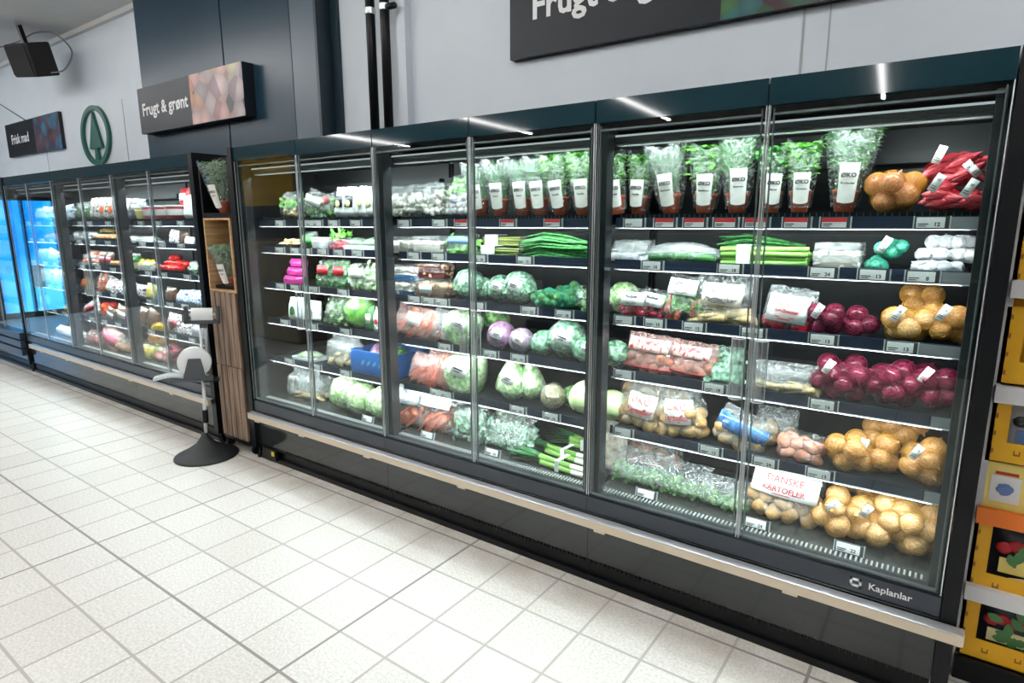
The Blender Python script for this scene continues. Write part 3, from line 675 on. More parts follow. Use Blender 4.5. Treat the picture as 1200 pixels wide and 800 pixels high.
# ------------------------------------------------------------------ produce: shapes (mesh data, shared between copies)
def rootveg(kind):
    def f():
        b = MB()
        if kind in ('onion', 'onionp', 'onionb', 'onionr', 'garlic', 'teal'):
            n = 9
            pr = [(.05, -.93), (.35, -.9), (.75, -.62), (.98, -.15), (.97, .2), (.74, .6), (.38, .84), (.16, .98), (.10, 1.18), (.03, 1.3)]
            if kind == 'teal': pr = [(.05, -.97), (.4, -.9), (.78, -.62), (1, 0), (.78, .62), (.4, .9), (.05, .98)]
            b.lathe(pr, 16)
            if kind == 'garlic':
                b.v = [(x*(1+.09*math.cos(6*math.atan2(y, x))), y*(1+.09*math.cos(6*math.atan2(y, x))), z) for x, y, z in b.v]
            m = dict(onion=ONION, onionp=ONIONP, onionb=ONIONB, onionr=ONIONR, garlic=GARL, teal=TEAL)[kind]
        elif kind in ('potato', 'potatob', 'celeriac', 'tomato', 'orange', 'lemon', 'pink', 'apple', 'pear', 'radish', 'ginger'):
            m = dict(potato=POT, potatob=POTR, celeriac=CEL, tomato=TOM, orange=ORA, lemon=LEM, pink=PINK, apple=APPLE, pear=PEAR, radish=RAD, ginger=PARS)[kind]
            if kind == 'tomato':
                b.blob((1, 1, .92), .0, nu=18, nv=10, fn=lambda d: (1-.35*math.exp(-((1-d.z)*6))-.2*math.exp(-((1+d.z)*6)))*(1+.06*math.cos(4*math.atan2(d.y, d.x))))
            elif kind == 'celeriac': b.blob((1, 1, .95), .22, 4, 3, 24, 16)
            elif kind == 'ginger': b.blob((1.2, .6, .6), .5, 2.4, 5, 16, 10)
            elif kind == 'pear': b.blob((.85, .85, 1.15), 0, fn=lambda d: 1-.28*max(0, d.z))
            elif kind == 'lemon': b.blob((.8, .8, 1.1), 0, fn=lambda d: 1+.12*abs(d.z)**8)
            elif kind in ('orange', 'apple', 'pink', 'radish'): b.blob((1, 1, .94), 0, fn=lambda d: 1-.12*math.exp(-((1-d.z)*10)))
            else: b.blob((1.25, .95, .9), .18, 1.4, 2, 16, 10)
        elif kind in ('carrot', 'parsnip'):
            m = CAR if kind == 'carrot' else PARS
            b.lathe([(.02, -1), (.07, -.8), (.13, -.3), (.18, .3), (.21, .8), (.2, .93), (.1, 1.0), (.03, 1.01)], 10)
        elif kind in ('mushroom', 'mushroomb'):
            m = MUSH if kind == 'mushroom' else MUSHB
            b.lathe([(.28, -.75), (.32, -.5), (.34, -.05), (.7, -.12), (.95, .0), (1, .2), (.88, .55), (.55, .82), (.2, .93), (.02, .95)], 14)
        elif kind == 'shallot':
            m = SHAL; b.lathe([(.03, -1.1), (.16, -.9), (.34, -.5), (.4, 0), (.34, .45), (.16, .85), (.07, 1.1), (.03, 1.25)], 10)
        elif kind == 'sprout':
            m = LETD; b.blob((1, 1, 1), .25, 4, 4, 12, 8)
        return b.data(kind, m)
    return cached(('veg', kind), f)

def leafball(key, rad, m, nl=9, ruffle=.10, seed=1, elong=1, tight=1.0, taper=0):
    def f():
        rr = random.Random(seed); b = MB(); b.blob((rad*.93, rad*.93, rad*.93*elong), .06, 3, seed, 20, 14)
        for i in range(nl):
            az = 2.4*i+rr.uniform(-.3, .3); tilt = rr.uniform(.55, 1.15); n = 8
            M = Matrix.Rotation(az, 4, 'Z') @ Matrix.Rotation(tilt, 4, 'Y')
            vs = []; fs = []; sp = rr.uniform(.75, 1.05)
            for j in range(n+1):
                for k in range(n+1):
                    u, v = (k/n*2-1)*sp, (j/n*2-1)*sp
                    e = max(abs(u), abs(v))/sp; q = math.hypot(u, v)
                    d = Vector((math.sin(u)*1.0, math.sin(v)*1.0, max(.1, math.cos(min(q, 1.45))))).normalized()
                    r_ = rad*(1.0+.012*i/nl*3+ruffle*tight*e**3*(.6+.9*noise.noise(Vector((u*5+seed, v*5, i*3)))))
                    d = M @ d; vs.append((d.x*r_, d.y*r_, d.z*r_*elong))
            for j in range(n):
                for k in range(n): a = j*(n+1)+k; fs.append((a, a+1, a+n+2, a+n+1))
            b.add(vs, fs)
        if taper: b.v = [(x*(1-taper*max(-.35, z/(rad*elong))), y*(1-taper*max(-.35, z/(rad*elong))), z) for x, y, z in b.v]
        return b.data('head', m)
    return cached(('ball', key), f)

def wrap(key, rad, m=None, elong=1, amp=.10, seed=1, taper=0):
    def f():
        b = MB().blob((rad*1.06, rad*1.06, rad*1.06*elong), amp, 5, seed, 26, 18)
        if taper: b.v = [(x*(1-taper*max(-.35, z/(rad*elong))), y*(1-taper*max(-.35, z/(rad*elong))), z) for x, y, z in b.v]
        return b.data('wrap', m or FILM)
    return cached(('wrap', key), f)

def pillow(w, h, d, m, seed=0, neck=0, n=14, crease=.006, key=None):
    """closed plastic bag standing on z = 0"""
    def f():
        vs = []; fs = []; of = Vector((seed*5.1, seed*2.3, 0))
        for s in (-1, 1):
            for j in range(n+1):
                v = j/n
                for i in range(n+1):
                    u = i/n*2-1
                    edge = max(0, 1-abs(u)**3.2)**.6
                    vert = min(1, (v/.10)**.5 if v < .10 else 1)*(1-max(0, (v-.62)/.38)**1.6*.93)
                    ww = 1-.06*(1-vert)
                    if neck: ww *= 1-neck*math.exp(-((v-.86)/.09)**2)
                    t = d/2*edge*vert
                    p = Vector((u*3*w/.2, v*3*h/.2, s*.8))
                    c = (noise.noise(p*1.5+of)+.6*noise.noise(p*4+of))*crease
                    x = w/2*u*ww + noise.noise(Vector((v*4, s, seed)))*.006*(abs(u) > .9)
                    vs.append((x, s*(t+.0012)+c*(.4+vert), h*v*(1+(0.05*noise.noise(Vector((u*3, seed, 0))) if v > .85 else 0))+abs(c)*.3*(v < .1)))
        q = (n+1)**2
        for j in range(n):
            for i in range(n):
                a = j*(n+1)+i; fs.append((a, a+1, a+n+2, a+n+1)); fs.append((q+a+n+1, q+a+n+2, q+a+1, q+a))
        b = MB().add(vs, fs); return b.data('film_bag', m)
    return cached(key or ('pillow', round(w, 3), round(h, 3), round(d, 3), m.name, seed, neck), f)

def panel(w, h, y0, bow, m, name='printed_label', tb=0):
    """a label following the bowed front of a bag, its back at y0"""
    b = MB(); n = 6; vs = []; fs = []
    for j in (0, 1):
        for i in range(n+1):
            u = i/n*2-1
            for k in (0, 1): vs.append((w/2*u, y0+bow*u*u+(tb if j else 0)-(.0008 if k else 0), h*(j-.5)))
    for i in range(n):
        a = i*2; c = 2*(n+1)+i*2
        fs += [(a+1, a+3, c+3, c+1), (a, c, c+2, a+2), (a, a+2, a+3, a+1), (c+1, c+3, c+2, c)]
    return b.add(vs, fs).data(name, m)

def relax(n, r, rr, clampf, start, it=45, gap=1.72):
    P = [start(rr) for _ in range(n)]
    for k in range(it):
        for i in range(n):
            for j in range(i+1, n):
                dv = P[i]-P[j]; L = dv.length
                if L < gap*r:
                    dv = dv/L if L > 1e-6 else Vector((rr.uniform(-1, 1), rr.uniform(-1, 1), 1)).normalized()
                    q = dv*(gap*r-L)*.5; P[i] = P[i]+q; P[j] = P[j]-q
        for i in range(n):
            P[i] = clampf(P[i]-Vector((0, 0, r*.05)))
    return P
def pack_pts(n, w, h, d, r, rr, shape='box', thick=None):
    if shape == 'ell':
        A, B, C = max(.001, w/2-r*.85), max(.001, d/2-r*.85), max(.001, h/2-r*.85)
        def cl(p):
            p = Vector((max(-A, min(A, p.x)), max(-B, min(B, p.y)), max(h/2-C, min(h/2+C, p.z))))
            if w > 2.2*max(h, d): return p
            q = (abs(p.x/A)**2.6+abs(p.y/B)**2.6+abs((p.z-h/2)/C)**2.6)**(1/2.6)
            return p if q <= 1 else Vector((p.x/q, p.y/q, h/2+(p.z-h/2)/q))
        return relax(n, r, rr, cl, lambda g: Vector((g.uniform(-A, A), g.uniform(-B, B), h/2+g.uniform(-C, C))))
    A = max(.002, w/2-r*.8)
    def cl(p):
        x = max(-A, min(A, p.x)); z = max(r*.8, min(max(r*.81, h-r*.7), p.z))
        t = d/2*(max(0, 1-abs(x/(w/2)*.98)**3.2)**.6 if not thick else thick(x, z)); t = max(0, t-r*.98)
        return Vector((x, max(-t, min(t, p.y)), z))
    return relax(n, r, rr, cl, lambda g: Vector((g.uniform(-A, A), g.uniform(-d/3, d/3), g.uniform(r, max(r+.001, h)))))

horiz = lambda rr: (rr.uniform(-.2, .2), PI/2+rr.uniform(-.25, .25), rr.uniform(-.25, .25))
diag = lambda rr: (rr.uniform(-.2, .2), PI/4+rr.uniform(-.25, .25), rr.uniform(-.25, .25))
vert = lambda rr: (rr.uniform(-.25, .25), PI+rr.uniform(-.3, .3), 0)
PART = dict(onionp='onion', onionb='onion', onionr='onion', potatob='potato', mushroomb='mushroom', teal='garlic_bulb', garlic='garlic_bulb', tomato='pepper', pink='fruit', ginger='ginger_root')
def fill(par, kind, n, w, h, d, r, seed, shape='box', rot=None, z0=0):
    rr = random.Random(seed); me = rootveg(kind)
    pts = pack_pts(n, w, h, d, r*(.2 if kind in ('carrot', 'parsnip') else 1), rr, shape)
    if kind in ('carrot', 'parsnip'):
        L = r*.8; pts = [Vector((max(-w/2+L*.9, min(w/2-L*.9, p.x)) if rot is horiz else p.x*(.9 if rot is vert else .7), p.y, max(L*.7, min(h-L*.7, p.z)) if rot is not horiz else p.z)) for p in pts]
    for p in pts:
        e = rot(rr) if rot else (rr.uniform(0, 6.3), rr.uniform(-.9, .9), rr.uniform(0, 6.3))
        ob(PART.get(kind, kind), me, par, (p.x, p.y, p.z+z0), e, r*rr.uniform(.92, 1.1))
    return pts

def put_net(par, w, h, d, m, z, seed=0, th=.0012, pts=(), r=.03, step=.0115):
    """knotted net drawn tight over its contents: pushed in between them, bulging over each"""
    c = Vector((0, 0, h/2)); per = PI*(w+h)/2; nu = max(18, int(per/step)); nv = max(10, int(nu*.55)); b = MB(); vs = []; fs = []
    rads = []
    for j in range(nv+1):
        th_ = PI*j/nv; row = []
        for i in range(nu):
            ph = 2*PI*(i+.5*(j % 2))/nu
            dv = Vector((-math.cos(th_), math.sin(th_)*math.cos(ph), math.sin(th_)*math.sin(ph)))
            best = .25*min(w, h, d); R2 = (r*1.10)**2
            for p in pts:
                o = c-p; bb = o.dot(dv); cc = o.dot(o)-R2; ds = bb*bb-cc
                if ds > 0: best = max(best, -bb+math.sqrt(ds))
                else:
                    k = -bb
                    if k > 0: best = max(best, k*.92-(math.sqrt(max(0, o.dot(o)-bb*bb))-r*1.1)*1.6)
            row.append((dv, best))
        rads.append(row)
    for j in range(nv+1):
        for i in range(nu):
            dv, q = rads[j][i]; nb = (rads[max(0, j-1)][i][1]+rads[min(nv, j+1)][i][1]+rads[j][i-1][1]+rads[j][(i+1) % nu][1])/4
            q = max(q, nb*.97); vs.append(tuple(c+dv*q))
    for j in range(nv):
        for i in range(nu):
            if j % 2 == 0: fs.append((j*nu+i, j*nu+(i+1) % nu, (j+1)*nu+i)); fs.append((j*nu+(i+1) % nu, (j+1)*nu+(i+1) % nu, (j+1)*nu+i))
            else: fs.append((j*nu+i, (j+1)*nu+(i+1) % nu, (j+1)*nu+i)); fs.append((j*nu+i, j*nu+(i+1) % nu, (j+1)*nu+(i+1) % nu))
    # diamond mesh: keep only the slanting threads
    ed = set()
    for j in range(nv):
        for i in range(nu):
            a = j*nu+i
            if j % 2 == 0: t_ = (((j+1)*nu+i), ((j+1)*nu+(i-1) % nu))
            else: t_ = (((j+1)*nu+i), ((j+1)*nu+(i+1) % nu))
            for q in t_: ed.add((a, q))
    for (a, q) in ed:
        A, B = Vector(vs[a]), Vector(vs[q]); L = (B-A)
        if L.length < 1e-4: continue
        n_ = ((A+B)/2-c).normalized(); s_ = L.cross(n_).normalized()*th/2
        b.add([A-s_, A+s_, A+n_*th*.8, B-s_, B+s_, B+n_*th*.8], [(0, 2, 5, 3), (2, 1, 4, 5), (1, 0, 3, 4)])
    return b.build('net', m, par, smooth=True)

# ------------------------------------------------------------------ produce: things. every maker gets (label, cat, group, loc, w, h, d, seed, **kw)
def mk_net(label, cat, group, loc, w, h, d, seed, kind='onion', n=14, r=.034, netm=None, tags_=0, tilt=0, yaw=0, name='onion_net'):
    t = thing(name, label, cat, loc, (0, tilt, yaw), group)
    n = 1 if n == 1 else max(2, int(.80*(w/2)*(h/2)*(d/2)/r**3*(1 if kind != 'shallot' else 3.4)))
    rr_ = r*(.55 if kind == 'shallot' else 1)
    if kind == 'shallot':
        rr = random.Random(seed); pts = pack_pts(n, w, h, d, rr_, rr, 'ell')
        for p in pts: ob('shallot', rootveg(kind), t, p, (rr.uniform(-.3, .3), PI/2+rr.uniform(-.5, .5), rr.uniform(-.5, .5)), r*rr.uniform(.9, 1.1))
    else: pts = fill(t, kind, n, w, h, d, r, seed, 'ell')
    put_net(t, w, h, d, netm or NETY, h/2, seed, pts=pts, r=rr_)
    if tags_:
        for q in range(tags_):
            a = (-.3+.6*q)
            l = panel(.024, .056, 0, .003, WHITE, 'paper_tag'); o = ob('paper_tag', l, t, (a*w*.8+.01, -d*.50-.006, h*(.72-.4*q)), (.15, .5-1.1*q, 0))
            o2 = MB().mesh(text('ØKO' if q else '10', .011, .0003), facing(0, -.0012, .010)).box((-.008, -.0014, -.018), (.008, -.0009, -.016)).box((-.008, -.0014, -.011), (.005, -.0009, -.009)).build('tag_print', INK, o)
    return t

def mk_bag(label, cat, group, loc, w, h, d, seed, kind='potato', n=14, r=.03, filmm=None, fillh=.62, neck=0, lab=None, lean=.12, rot=None, yaw=0, roll=0, name='vegetable_bag', labh=.45, labz=.62, labw=.8, bands=None, stem=None):
    t = thing(name, label, cat, loc, (-lean, roll, yaw), group)
    ob('film_bag', pillow(w, h, d, filmm or FILM, seed, neck), t)
    if kind: fill(t, kind, n, w*.96, h*fillh, d*.98, r, seed, 'box', rot)
    if stem:  # leafy tops
        b = MB(); rr = random.Random(seed)
        for i in range(60):
            p = Vector((rr.uniform(-.4, .4)*w, rr.uniform(-.3, .3)*d, rr.uniform(stem[0], stem[1])*h)); a = rr.uniform(0, 6.3)
            b.leaf(p, p+Vector((math.cos(a)*.035, -abs(math.sin(a))*.02, rr.uniform(.0, .035))), .022, (0, -1, .4))
        b.build('leaves', LFL, t, smooth=True)
    if lab:
        (pm, st, sz, ink) = lab
        o = ob('printed_label', panel(w*labw, h*labh, -d/2-.009, d*.16, pm, tb=d*.18), t, (0, 0, h*labz))
        if st:
            b = MB()
            for q, s_ in enumerate(st.split('/')): b.mesh(text(s_, sz*(1 if q == 0 else .8), .0008), facing(0, -d/2-.0122+d*.09, h*labh*.18-q*sz*1.05))
            b.box((-w*.2, -d/2-.0122+d*.09, -h*labh*.34), (w*.18, -d/2-.0112+d*.09, -h*labh*.31)); b.box((-w*.14, -d/2-.0122+d*.09, -h*labh*.42), (w*.1, -d/2-.0112+d*.09, -h*labh*.39))
            b.v = [(x, y-d*.09+d*.16*(x/(w*labw/2))**2+d*.18*(z/(h*labh)+.5), z) for x, y, z in b.v]
            b.build('label_print', ink, o)
    if bands:
        for (z, hh, m) in bands: ob('printed_band', panel(w*.97, h*hh, -d/2-.008, d*.30, m, 'printed_band'), t, (0, 0, h*z))
    return t

def herb_mesh(kind, H, w, seed):
    def f():
        rr = random.Random(seed); b = MB()
        def pos(z):
            k = .35+.65*z; a = rr.uniform(0, 6.3); q = rr.random()**.36
            return Vector((math.cos(a)*q*w*.5*k, math.sin(a)*q*w*.36*k, z*H))
        if kind == 'chive':
            for i in range(150):
                a = pos(.18); e = pos(rr.uniform(.72, 1.0)); e = a.lerp(e, 1); m_ = a.lerp(e, .55)+Vector((rr.uniform(-.008, .008), rr.uniform(-.006, .006), .01))
                b.tube([a, m_, e], [.0017, .0016, .0005], 3, False)
        elif kind in ('rosemary', 'tarragon'):
            for i in range(26 if kind == 'rosemary' else 30):
                a = pos(.2); e = pos(rr.uniform(.75, 1.0)); b.tube([a, a.lerp(e, .5), e], .0013, 3, False)
                nn, L, ww = (34, .026, .0042) if kind == 'rosemary' else (15, .055, .0085)
                for q in range(nn):
                    t_ = .25+.75*q/nn; p = a.lerp(e, t_); an = rr.uniform(0, 6.3)
                    dv = Vector((math.cos(an), math.sin(an)*.8, rr.uniform(.5, 1.1))).normalized()
                    b.leaf(p, p+dv*L*rr.uniform(.7, 1.1), ww, (0, 0, 1) if abs(dv.z) < .9 else (1, 0, 0), .15, .12, [(0, .5), (.5, 1), (1, .1)])
        else:
            big = kind in ('basil', 'mint')
            for i in range(30):
                a = pos(.15); e = pos(rr.uniform(.5, .95)); b.tube([a, a.lerp(e, .5)+Vector((0, 0, .01)), e], .0012, 3, False)
            for i in range(170 if big else 640):
                z = .34+.66*math.sqrt(rr.random()); p = pos(z); an = rr.uniform(0, 6.3)
                L = rr.uniform(.026, .048) if big else rr.uniform(.013, .028)
                dv = Vector((math.cos(an), math.sin(an), rr.uniform(-.3, .6))).normalized()
                b.leaf(p, p+dv*L, L*(.62 if big else .9), (0, -.3, 1), .3, .25, None if big else [(0, .2), (.4, 1), (.7, .7), (1, .3)])
        return b.data('foliage', {'chive': LFD, 'rosemary': LFS, 'tarragon': LF, 'basil': LFL, 'parsley': LFL, 'coriander': LF, 'mint': LFD, 'bush': LFS}[kind])
    return cached(('herb', kind, round(H, 2), round(w, 2), seed % 3), f)

def mk_herb(label, cat, group, loc, w, h, d, seed, kind='parsley', lab='Basilikum', tilt=0, yaw=.3, sleeve=True, side=0):
    t = thing('potted_herb', label, cat, loc, (0, tilt, yaw), group)
    pw = min(w*.35, .046)
    def potf():
        k = pw
        return MB().lathe([(k*.62, 0), (k*.66, .003), (k*.86, .062), (k*.94, .064), (k*.95, .075), (k*.85, .075), (k*.8, .062), (.001, .060)], 20, cap=True).data('pot', TERRA)
    ob('pot', cached(('pot', round(pw, 3)), potf), t)
    ob('foliage', herb_mesh(kind, h-.03, w*.95, seed), t, (0, 0, .03))
    if sleeve:
        def sl():
            b = MB(); n = 30; k = 9; vs = []; fs = []
            for j in range(k+1):
                v = j/k; r0 = pw*.92+(w*.52-pw*.92)*v**.9
                for i in range(n):
                    a = 2*PI*i/n; q = 1+.06*noise.noise(Vector((math.cos(a)*2, math.sin(a)*2, v*4+seed % 3)))*(.3+v)
                    zt = .016+(h*1.0-.016)*v + (.05*abs(math.cos(a)) - .025 + .02*noise.noise(Vector((a*2, seed % 3, 1))))*(v > .99)
                    vs.append((math.cos(a)*r0*q, math.sin(a)*r0*q*(.8+.2*(1-v)), zt))
            for j in range(k):
                for i in range(n): fs.append((j*n+i, j*n+(i+1) % n, (j+1)*n+(i+1) % n, (j+1)*n+i))
            return b.add(vs, fs).data('sleeve', FILM)
        ob('sleeve', cached(('sleeve', round(w, 2), round(h, 2), seed % 3), sl), t)
    # printed paper panel on the front of the sleeve
    lw, lh = min(w*.50, .060), h*.44
    def lp():
        vs = []; fs = []; n = 8; m_ = 8
        for j in range(m_+1):
            v = j/m_; z = .034+lh*v; sv = (z-.016)/(h-.016); r0 = (pw*.92+(w*.52-pw*.92)*max(0, sv)**.9)*1.03+.002
            for i in range(n+1):
                u = i/n*2-1; x = u*lw/2*(.86+.14*v); y = -math.sqrt(max(1e-6, r0*r0-x*x))*(.8+.2*(1-sv))-.002
                zz = z-(.006*(1-u*u) if j == 0 else 0); vs.append((x, y, zz))
        for j in range(m_):
            for i in range(n): a = j*(n+1)+i; fs.append((a, a+1, a+n+2, a+n+1))
        return MB().add(vs, fs).data('paper_label', CREAMP)
    o = ob('paper_label', cached(('plabel', round(w, 2), round(h, 2)), lp), t, (0, 0, 0), (0, 0, side))
    z = .034+lh*.68; sv = (z-.016)/(h-.016); r0 = (pw*.92+(w*.52-pw*.92)*sv**.9)*1.03+.002
    y = -r0*(.8+.2*(1-sv))-.004
    b = MB().mesh(text('ØKO', lw*.34, .0009), facing(0, y, z)); z2 = z-lw*.42
    sv2 = (z2-.016)/(h-.016); y2 = -((pw*.92+(w*.52-pw*.92)*sv2**.9)*1.03+.002)*(.8+.2*(1-sv2))-.004
    b.mesh(text(lab, lw*.17, .0004), facing(0, y2, z2))
    b.build('label_print', INK, o)
    return t

def mk_ball(label, cat, group, loc, w, h, d, seed, m=None, elong=1, nl=9, ruffle=.1, wrapm=None, lab=None, tilt=0, yaw=0, name='lettuce', part='head', tight=1, labrot=.3, key=None, taper=0):
    r = w/2/1.08
    t = thing(name, label, cat, loc, (0, 0, yaw), group)
    me = leafball(key or (name, round(r, 2), m.name, seed % 3, elong, nl), r, m, nl, ruffle, seed, elong, tight, taper)
    hh = ob(part, me, t, (0, 0, r*(elong if abs(tilt) < .8 else 1)*.98), (0, tilt, 0))
    if wrapm:
        wm = wrap((round(r, 2), round(elong, 2), wrapm.name, seed % 3, taper), r, wrapm, elong, .07, seed, taper); ob('wrap', wm, t, hh.location, (0, tilt, 0))
    if lab:
        o = ob('paper_label', panel(r*.8, r*.62, -r*1.12, r*.14, WHITE, 'paper_label', tb=.004), t, hh.location+Vector((0, 0, r*.15)), (-.15, labrot, .25))
        MB().box((-r*.25, -r*1.145, -r*.02), (r*.25, -r*1.12, r*.05)).box((-r*.2, -r*1.145, -r*.14), (r*.1, -r*1.12, -r*.1)).build('label_print', INK, o)
    return t

def mk_punnet(label, cat, group, loc, w, h, d, seed, kind='mushroom', n=12, r=.02, traym=None, filmm=None, name='mushroom_punnet', trayh=.6, lab=None):
    t = thing(name, label, cat, loc, (0, 0, random.Random(seed).uniform(-.08, .08)), group)
    hh = h*trayh; k = .88; b = MB(); x, y = w/2, d/2
    o_ = [(-x*k, -y*k, 0), (x*k, -y*k, 0), (x*k, y*k, 0), (-x*k, y*k, 0), (-x, -y, hh), (x, -y, hh), (x, y, hh), (-x, y, hh)]
    i_ = [(-x*k+.003, -y*k+.003, .004), (x*k-.003, -y*k+.003, .004), (x*k-.003, y*k-.003, .004), (-x*k+.003, y*k-.003, .004), (-x+.003, -y+.003, hh), (x-.003, -y+.003, hh), (x-.003, y-.003, hh), (-x+.003, y-.003, hh)]
    b.add(o_+i_, [(3, 2, 1, 0), (0, 1, 5, 4), (1, 2, 6, 5), (2, 3, 7, 6), (3, 0, 4, 7), (8, 9, 10, 11), (8, 12, 13, 9), (9, 13, 14, 10), (10, 14, 15, 11), (11, 15, 12, 8), (4, 5, 13, 12), (5, 6, 14, 13), (6, 7, 15, 14), (7, 4, 12, 15)])
    b.build('tray', traym or GREYT, t)
    rr = random.Random(seed); nx = max(2, round(w/(r*1.9))); ny = max(2, round(d/(r*2))); nz = max(1, round((h-.01)/(r*1.7)))
    for kz in range(nz):
        for i in range(nx):
            for j in range(ny):
                if j > 1 and kz < nz-1: continue
                ob(PART.get(kind, kind), rootveg(kind), t, (-w/2+w*(i+.5)/nx+rr.uniform(-.003, .003), -d/2+d*(j+.5)/ny+rr.uniform(-.003, .003), r*.9+kz*r*1.65+rr.uniform(-.003, .003)), (rr.uniform(-.6, 1.2), rr.uniform(-.6, .6), rr.uniform(0, 6)), r*rr.uniform(.9, 1.08))
    f = MB().add([(-x*1.01, -y*1.01, hh*.5), (x*1.01, -y*1.01, hh*.5), (x*1.01, y*1.01, hh*.5), (-x*1.01, y*1.01, hh*.5), (-x*.96, -y*.96, h+r*.4), (x*.96, -y*.96, h+r*.4), (x*.96, y*.96, h+r*.4), (-x*.96, y*.96, h+r*.4)], [(0, 1, 5, 4), (1, 2, 6, 5), (2, 3, 7, 6), (3, 0, 4, 7), (4, 5, 6, 7)])
    f.build('film_cover', filmm or FILM, t)
    if lab: ob('paper_label', panel(w*.4, h*.5, -d/2-.004, 0, WHITE, 'paper_label'), t, (-w*.1, 0, h*.55))
    return t

def mk_stalks(label, cat, group, loc, w, h, d, seed, kind='leek', n=6):
    """stalks lying along x; w length, h pile height, d pile depth"""
    nm = {'leek': 'leek_bunch', 'springonion': 'spring_onion_bunch', 'asparagus': 'asparagus_bunch', 'celery': 'green_stalk_bunch', 'cucumber': 'cucumber_pack'}[kind]
    t = thing(nm, label, cat, loc, (0, 0, -.05), group); rr = random.Random(seed)
    def stalk():
        b = MB()
        if kind == 'leek':
            b.mi = 0; b.tube([(w*.5, 0, 0), (w*.47, 0, 0), (w*.28, 0, 0)], [.008, .0145, .0135], 10)
            b.mi = 1; b.tube([(w*.28, 0, 0), (0, 0, .002), (-w*.12, 0, .004)], [.0135, .0135, .015], 10)
            b.mi = 2
            for q in range(5):
                a = q*1.25; b.leaf((-w*.05, 0, .004), (-w*.5, math.cos(a)*.035, .004+math.sin(a)*.02), .03, (0, 0, 1), .4, .04, [(0, .5), (.3, 1), (.7, .8), (1, .1)])
            ms = [LEEKW, LEEKG, LEEKD]
        elif kind == 'asparagus':
            b.mi = 0; b.tube([(-w*.5, 0, 0), (w*.36, 0, 0)], .0062, 7); b.mi = 1; b.tube([(w*.36, 0, 0), (w*.44, 0, 0), (w*.5, 0, 0)], [.0062, .0068, .001], 7); ms = [ASP, ASPT]
        elif kind == 'cucumber':
            b.tube([(-w*.5, 0, 0), (-w*.47, 0, 0), (-w*.3, 0, 0), (w*.3, 0, .0), (w*.46, 0, 0), (w*.5, 0, 0)], [.006, .017, .023, .023, .017, .006], 12); ms = [CUC]
        elif kind == 'celery':
            b.tube([(-w*.5, 0, 0), (w*.5, 0, .004)], [.011, .009], 7); ms = [LFL if False else LEEKG]
        else:
            for q in range(5):
                a = rr.uniform(-.5, .5); zz = rr.uniform(-.02, .03)
                b.tube([(w*.5, rr.uniform(-.015, .015), -.01), (w*.1, a*.06, zz), (-w*.2, a*.12, zz+.01), (-w*.5, a*.2, zz-.01)], [.005, .0055, .006, .002], 5)
            ms = [LFD]
        return b.data('stalk', ms)
    part = {'leek': 'leek', 'springonion': 'green_stalks', 'asparagus': 'asparagus_spear', 'celery': 'stalk', 'cucumber': 'cucumber'}[kind]
    th = {'leek': .026, 'springonion': .026, 'asparagus': .0125, 'celery': .02, 'cucumber': .044}[kind]
    vs = [stalk() for _ in range(3 if kind == 'springonion' else 1)]; i = 0; k = 0
    per = max(1, int(d/th))
    while i < n:
        row, cc = divmod(i, per)
        ob(part, vs[i % len(vs)], t, (rr.uniform(-.006, .006), -d/2+th/2+cc*th+(row % 2)*th*.4, th*.55+row*th*.85), (rr.uniform(-.4, .4), rr.uniform(-.02, .02), rr.uniform(-.06, .06))); i += 1
    if kind in ('leek', 'asparagus', 'celery'):
        x0 = {'leek': .12, 'asparagus': -.28, 'celery': -.2}[kind]*w; hh = (max(1, math.ceil(n/per)))*th*.9+.006
        m = {'leek': WHITE, 'asparagus': CREAMP, 'celery': WHITE}[kind]; bw = {'leek': .022, 'asparagus': w*.3, 'celery': .05}[kind]
        MB().box((x0-bw/2, -d/2-.005, 0), (x0+bw/2, -d/2-.003, hh)).box((x0-bw/2, -d/2-.005, hh), (x0+bw/2, d/2, hh+.002)).build('paper_band', m, t)
    if kind == 'cucumber':
        ob('film_bag', cached(('cucf', round(w, 2)), lambda: MB().blob((w*.54, d*.6, h*.62), .12, 6, 3, 28, 14).data('film', FILM2)), t, (0, 0, h*.5))
    return t

def mk_salad(label, cat, group, loc, w, h, d, seed, m=None, filmm=None, lab=None, roots=None, name='salad_bag', neck=0, lean=.15, roll=0, loose=.016, n=130, zlo=.05, zhi=.72):
    t = thing(name, label, cat, loc, (-lean, roll, 0), group)
    ob('film_bag', pillow(w, h, d, filmm or FILM, seed, neck), t)
    def f():
        b = MB(); rr = random.Random(seed)
        for i in range(n):
            z = rr.uniform(zlo, zhi); q = Vector((rr.uniform(-.44, .44)*w, rr.uniform(-.40, .40)*d*(1-max(0, z-.5)), z*h)); a = rr.uniform(0, 6.3)
            L = loose*rr.uniform(1.4, 2.6)
            b.leaf(q, q+Vector((math.cos(a)*L, rr.uniform(-.4, .4)*L, math.sin(a)*L)), L*.7, (rr.uniform(-.5, .5), -1, .3), .35, .3)
        return b.data('leaves', m or LETD)
    ob('leaves', cached(('sal', round(w, 2), round(h, 2), (m or LETD).name, seed % 4, zhi), f), t)
    if lab:
        pm, st = lab
        o = ob('printed_label', panel(w*.7, h*.32, -d/2-.008, d*.14, pm), t, (0, 0, h*.62))
        if st: MB().mesh(text(st, h*.12, .0006), facing(0, -d/2-.0093, h*.05)).box((-w*.2, -d/2-.0093, -h*.08), (w*.2, -d/2-.0088, -h*.06)).build('label_print', INK, o)
    return t

